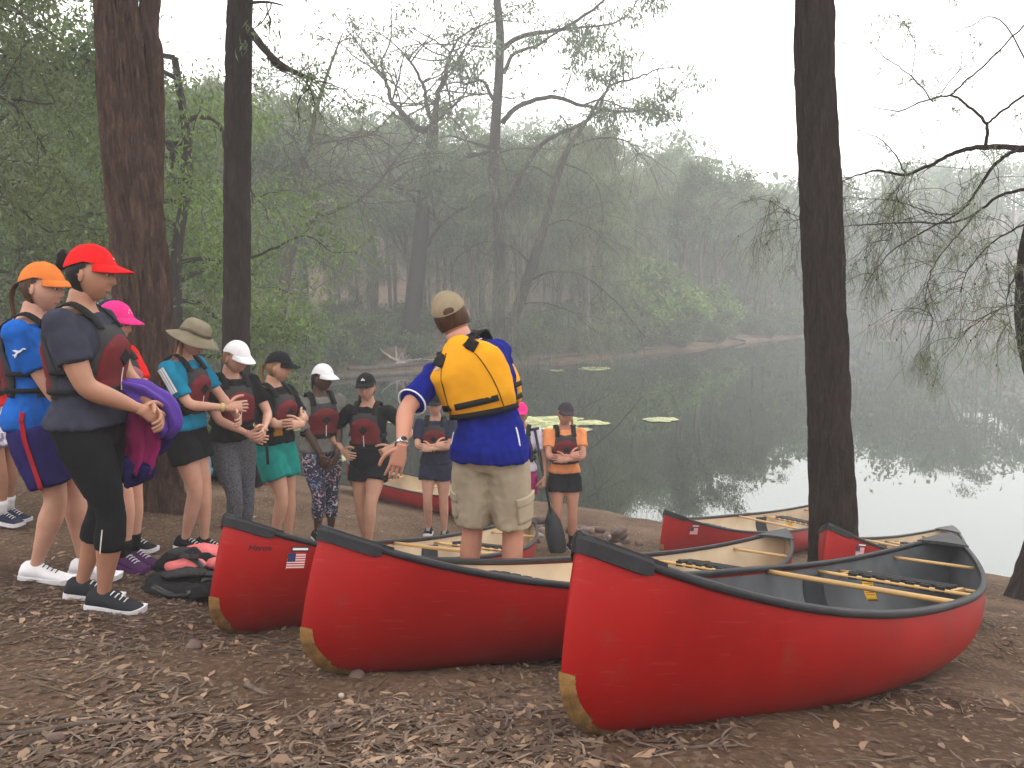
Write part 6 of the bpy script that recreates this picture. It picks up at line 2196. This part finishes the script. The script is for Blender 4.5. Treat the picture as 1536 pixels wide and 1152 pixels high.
def pebble(px, py, d, s, label, material, group=None, z_off=0.0, seed=1, cat='stone', name='stone', pos=None):
    p = at(px, py, d) if pos is None else Vector(pos); rng = random.Random(seed)
    bm = bmesh.new(); bmesh.ops.create_icosphere(bm, subdivisions=2, radius=1)
    sx, sy, sz = s * rng.uniform(.8, 1.25), s * rng.uniform(.7, 1.1), s * rng.uniform(.45, .75)
    for v in bm.verts:
        c = v.co.copy(); n = noise.noise(c * 1.3 + Vector((seed * 3.1, 0, 0))) * .35 + noise.noise(c * 3 + Vector((0, seed, 0))) * .12
        k = 1 + n
        v.co = Vector((max(-.8, min(.8, c.x * k)) * sx, max(-.8, min(.8, c.y * k)) * sy, max(-.75, min(.75, c.z * k)) * sz))
    me = bpy.data.meshes.new(name); bm.to_mesh(me); bm.free(); me.materials.append(material); me.polygons.foreach_set('use_smooth', [True] * len(me.polygons))
    o = bpy.data.objects.new(name, me); COL.objects.link(o)
    o.location = (p.x, p.y, (gz(p.x, p.y) if pos is None else p.z) + sz * .35 + z_off); o.rotation_euler = (rng.uniform(-.4, .4), rng.uniform(-.4, .4), rng.uniform(0, 6.28))
    tag(o, label, cat, group)
    return o
M_ROCK = mat('rock_brown', (0.125, 0.082, 0.066), rough=0.85, var=0.4, scale=6, bump=0.6, bscale=30)
M_ROCKP = mat('rock_pale', (0.25, 0.19, 0.155), rough=0.85, var=0.3, scale=7, bump=0.5, bscale=30)
pebble(290, 948, 2.98, .032, 'brown rounded stone below the heap of vests', M_ROCK, seed=2)
pebble(342, 1028, 2.42, .022, 'small dark gum nut on the leaf drift', M_STICK, seed=3, cat='nut', name='gum_nut')
pebble(512, 1043, 2.35, .014, 'small pale pebble on the leaf drift', mat('pebble_pale', (0.40, 0.33, 0.27), rough=0.8), seed=4)
pebble(535, 1012, 2.60, .03, 'flat grey stone half under the second canoe bow', M_ROCK, seed=5)
pebble(85, 1122, 1.85, .022, 'flat brown stone half buried in the earth', M_ROCK, seed=6)
pebble(238, 1125, 1.83, .018, 'round brown stone among the litter', M_ROCK, seed=7)
pebble(498, 1098, 2.0, .020, 'black gum nut beside pale leaves', M_STICK, seed=8, cat='nut', name='gum_nut')

def stone_heap():
    rng = random.Random(12)
    spots = []
    k = 0
    for (px, py, n, w) in [(815, 790, 14, 26), (905, 800, 18, 30), (870, 785, 12, 30), (940, 812, 8, 22), (885, 818, 5, 20), (800, 812, 5, 14)]:
        for _ in range(n):
            qx, qy = px + rng.uniform(-w, w), py + rng.uniform(-13, 13)
            dd = 9.6 - (qy - 775) * .022
            p = at(qx, qy, dd); s = rng.uniform(.05, .12)
            zb = gz(p.x, p.y)
            z = zb
            for (a, b, c, e) in spots:
                h = math.hypot(a - p.x, b - p.y)
                if h < (s + e) * .55: z = max(z, c + e * .45)
            z = min(z, zb + .30)
            spots.append((p.x, p.y, z, s)); k += 1
            pale = rng.random() < .3
            big = s > .10
            lab = ('pale ' if pale else 'brown ') + ('large ' if big else 'small ' if s < .07 else '') + 'stone in the heap behind the orange shirt person'
            pebble(0, 0, 0, s, lab, M_ROCKP if pale else M_ROCK, ('pale' if pale else 'brown') + ' ' + ('large' if big else 'small' if s < .07 else 'middling') + ' stones heaped by the water', 0, 100 + k, pos=(p.x, p.y, z))
stone_heap()

# ------------------------------------------------------------------ bags and spare vests
def blob(parts, vox, amp, seed, sc=9):
    mb = MB()
    for c, r, rot in parts: mb.add(*ellipsoid(Vector(c), r, 16, 10, Matrix.Rotation(rot, 3, 'Z')))
    me = remesh(mb.v, mb.f, vox, 3); fold(me, amp, sc, seed); fold(me, amp * .4, sc * 2.6, seed + 2)
    return me
def backpack(label, px, py, d, rz, s, m1, m2, m3=None, name='backpack'):
    p = at(px, py, d); root = empty(name, (p.x, p.y, gz(p.x, p.y)), rz); tag(root, label, 'bag')
    obj_from_mesh('body', blob([((0, 0, .20 * s), (.17 * s, .13 * s, .22 * s), 0), ((0, .02, .12 * s), (.19 * s, .15 * s, .14 * s), 0)], .012, .018, px), m1, root)
    obj_from_mesh('front_pocket', blob([((0, -.13 * s, .15 * s), (.12 * s, .07 * s, .12 * s), 0)], .010, .010, py), m2, root)
    mk('strap', *ribbon(catmull([Vector((-.1 * s, .12 * s, .36 * s)), Vector((-.12 * s, .22 * s, .25 * s)), Vector((-.1 * s, .16 * s, .08 * s))], 5), [Vector((0, 1, .2))] * 11, .05 * s, .006), m3 or V_BLACK, root)
    mk('zip_line', *tube(catmull([Vector((-.11 * s, -.17 * s, .19 * s)), Vector((0, -.205 * s, .225 * s)), Vector((.11 * s, -.17 * s, .19 * s))], 4), .004, 6), V_GREY, root)
    return root
C_SKY = cloth('sky_bag', (0.10, 0.42, 0.62)); C_CORAL = cloth('coral', (0.75, 0.15, 0.08)); C_SALMON = cloth('salmon', (0.68, 0.17, 0.17), rough=0.6)
backpack('black backpack with grey zip behind the grey leggings', 338, 745, 9.3, .3, 1.15, C_BLACK, V_GREY)
backpack('round black bag lying right of the grey leggings', 378, 744, 9.4, -.4, .95, C_BLACK, C_BLACK)
backpack('sky blue bag peeking past the bare legs by the big trunk', 300, 752, 8.9, .8, .9, C_SKY, C_SKY, C_WHITE)
backpack('coral and orange printed bag beside the jade shorts', 394, 726, 9.9, .2, .85, C_CORAL, C_PINK)
backpack('dark red bag on top of the black backpack pile', 322, 722, 9.8, 1.0, .9, V_MAROON, C_WHITE)
backpack('big black bag on the ground beyond the indigo shorts', 40, 735, 7.6, .2, 1.35, C_BLACK, C_BLACK)

def vest_heap():
    p = at(285, 888, 4.05)
    def V3(px, py, dd=0.0):
        q = at(px, py, 4.05 + dd); return q
    def one(label, parts, panels, straps, base, seed):
        root = empty('life_vest', tuple(base)); tag(root, label, 'life vest', 'spare life vests on the ground'); o = Vector(base)
        mb = MB()
        for path, r in parts:
            P = catmull([V3(*a) - o for a in path], 5); mb.add(*tube(P, [(r[0], r[1])] * len(P), 14, hint=(0, 0, 1)))
            for e in (P[0], P[-1]): mb.add(*ellipsoid(e, (r[1] * .8, r[1] * .8, r[0]), 12, 8))
        me = remesh(mb.v, mb.f, .009, 3); fold(me, .012, 12, seed); fold(me, .005, 30, seed + 1)
        obj_from_mesh('foam_body', me, V_BLACK, root)
        for k, (path, r, m) in enumerate(panels):
            P = catmull([V3(*a) - o for a in path], 5)
            mb = MB(); mb.add(*tube(P, [(r[0], r[1])] * len(P), 14, hint=(0, 0, 1)))
            for e in (P[0], P[-1]): mb.add(*ellipsoid(e, (r[1] * .7, r[1] * .7, r[0]), 12, 8))
            me = remesh(mb.v, mb.f, .008, 3); fold(me, .007, 16, seed + k); obj_from_mesh('panel', me, m, root)
        for path in straps:
            P = catmull([V3(*a) - o for a in path], 5)
            mk('strap', *ribbon(P, [Vector((0, -.5, 1))] * len(P), .030, .006), M_BUCK, root)
        q = V3(*straps[0][1]) - o
        mk('buckle', *box(q + Vector((0, -.01, .02)), (.05, .03, .02), Matrix.Rotation(.5, 3, 'X')), M_BUCK, root, False)
    b1 = V3(280, 896, -.1); b1.z = gz(b1.x, b1.y)
    one('black and salmon life vest lying flat, lower of the two beside the canoe bow',
        [([(228, 886, -.05), (262, 886, -.12), (300, 888, -.12), (338, 884, -.06)], (.035, .09)), ([(238, 872, .08), (280, 868, .08), (330, 866, .10)], (.05, .09))],
        [([(254, 862, .02), (280, 858, .02), (300, 858, .03)], (.020, .065), V_GREY), ([(258, 850, .12), (282, 846, .12), (300, 848, .12)], (.030, .06), C_SALMON), ([(318, 846, .10), (332, 844, .10)], (.030, .05), C_SALMON)],
        [[(302, 872, -.12), (318, 866, -.13), (330, 872, -.12)], [(230, 880, -.16), (255, 892, -.2), (285, 890, -.2)]], b1, 2.0)
    b2 = V3(292, 852, .22); b2.z = gz(b2.x, b2.y)
    one('salmon backed life vest folded over the lower vest by the canoe bow',
        [([(244, 848, .20), (262, 836, .22), (290, 834, .24)], (.045, .07)), ([(290, 840, .24), (320, 840, .26), (338, 846, .26)], (.05, .07))],
        [([(286, 826, .30), (310, 824, .30), (338, 832, .30)], (.030, .07), C_SALMON), ([(258, 830, .22), (276, 826, .24)], (.024, .05), V_GREY)],
        [[(272, 832, .14), (292, 840, .10), (306, 852, .05)]], b2, 5.0)
vest_heap()

# ------------------------------------------------------------------ on and beside the water
M_LILY = mat('lily_leaf', (0.46, 0.47, 0.24), rough=0.25, var=0.25, scale=2, island=0.35, spec=0.6)
def lily_patch(label, pts, seed):
    rng = random.Random(seed); V = []; F = []
    for (px, py, w, h, n) in pts:
        for _ in range(n):
            a = rng.uniform(0, 6.28); q = math.sqrt(rng.random())
            d = CH * FPX / (py + math.sin(a) * q * h - 445)
            p = at(px + math.cos(a) * q * w, py, d); x, y = p.x, p.y
            if lake_sd1(x, y) > -.25: continue
            r = rng.uniform(.09, .20); st = rng.uniform(0, 6.28); z = .006 + rng.uniform(0, .010)
            b = len(V); V.append((x, y, z))
            m = 12
            for k in range(m + 1):
                w2 = st + .25 + (6.283 - .5) * k / m
                V.append((x + math.cos(w2) * r, y + math.sin(w2) * r, z + rng.uniform(-.002, .012)))
            for k in range(m): F.append((b, b + 1 + k, b + 2 + k))
    o = mk('lily_pads', V, F, M_LILY, None, False); tag(o, label, 'lily pads', kind='stuff')
lily_patch('broad patch of yellow green lily pads behind the orange shirt person', [(815, 636, 48, 9, 230), (855, 648, 28, 5, 70), (885, 636, 24, 3, 40), (845, 629, 30, 2, 30), (790, 634, 20, 7, 70)], 1)
lily_patch('small lone patch of lily pads on the open water', [(991, 631, 20, 2.5, 45)], 2)
lily_patch('thin strip of lily pads behind the hand on hip person', [(596, 632, 18, 3, 40), (515, 690, 8, 4, 10)], 3)
lily_patch('lily pads close in shore behind the jade shorts person', [(385, 655, 22, 20, 120), (445, 640, 30, 10, 50)], 4)
lily_patch('pale lily pads along the far bank', [(892, 553, 22, 2.5, 45), (835, 556, 10, 1.2, 10)], 5)
lily_patch('faint lily pads far out in the mist', [(1328, 511, 18, 1.0, 20)], 6)

def driftwood():
    rng = random.Random(3)
    p = at(603, 535, 34.5); o = Vector((p.x, p.y, gz(p.x, p.y)))
    root = empty('driftwood', tuple(o)); tag(root, 'pale tangled driftwood roots on the far bank below the black trunk', 'driftwood')
    for k in range(11):
        a = rng.uniform(-.3, 3.4); L = rng.uniform(.5, 1.3)
        pts, _ = branch_path((rng.uniform(-.3, .3), rng.uniform(-.2, .2), .02), (math.cos(a), rng.uniform(-.5, .5), abs(math.sin(a)) * .9 + .1), L, rng, .35)
        mk('root', *tube(pts, [.07 * (1 - .7 * i / 6) for i in range(7)], 7), M_PALE, root)
driftwood()
def far_log(px, d, L, ang, r, label, material):
    x = px_x(px, d); rng = random.Random(int(px))
    pts = [Vector((x + math.cos(ang) * L * t, d + math.sin(ang) * L * t, 0)) for t in (-.5, -.25, 0, .25, .5)]
    for q in pts: q.z = max(gz(q.x, q.y), -.05) + r * .6 + rng.uniform(0, .05)
    o0 = pts[2].copy()
    o = mk('fallen_log', *tube(catmull([q - o0 for q in pts], 4), [r * rng.uniform(.8, 1.1) * (1 - .3 * i / 16) for i in range(17)], 8), material); o.location = o0
    tag(o, label, 'log', 'fallen logs along the far waterline')
far_log(520, 31.0, 6.0, .62, .16, 'long grey log along the far waterline behind the white cap', B_GREY)
far_log(590, 33.6, 4.5, .72, .12, 'slim log at the far waterline under the driftwood', B_GREY)
far_log(845, 39.3, 3.5, .75, .12, 'grey log on the far waterline behind the yellow vest', B_GREY)
far_log(960, 44.4, 4.0, .85, .11, 'grey log on the far waterline by the green bushes', B_GREY)
far_log(1050, 50.8, 4.0, .8, .15, 'dark log on the shore of the misty point', B_DARK)
far_log(1120, 57.5, 5.0, .7, .12, 'grey log where the misty point narrows', B_GREY)
far_log(1090, 55.5, 3.0, .2, .13, 'short crosswise log on the misty point', B_GREY)
# ------------------------------------------------------------------ mist
def haze():
    m = bpy.data.materials.new('mist'); m.use_nodes = True
    N, L = m.node_tree.nodes, m.node_tree.links
    N.clear()
    out = N.new('ShaderNodeOutputMaterial'); v = N.new('ShaderNodeVolumePrincipled')
    v.inputs['Color'].default_value = (0.93, 0.95, 0.96, 1)
    v.inputs['Density'].default_value = HAZE
    v.inputs['Anisotropy'].default_value = 0.0
    L.new(v.outputs[0], out.inputs['Volume'])
    V, F = box((0, 190, 15.5), (640, 580, 37))
    o = mk('haze', V, F, m, smooth=False)
    tag(o, 'pale morning mist hanging over the lake and the wood', kind='stuff')
haze()
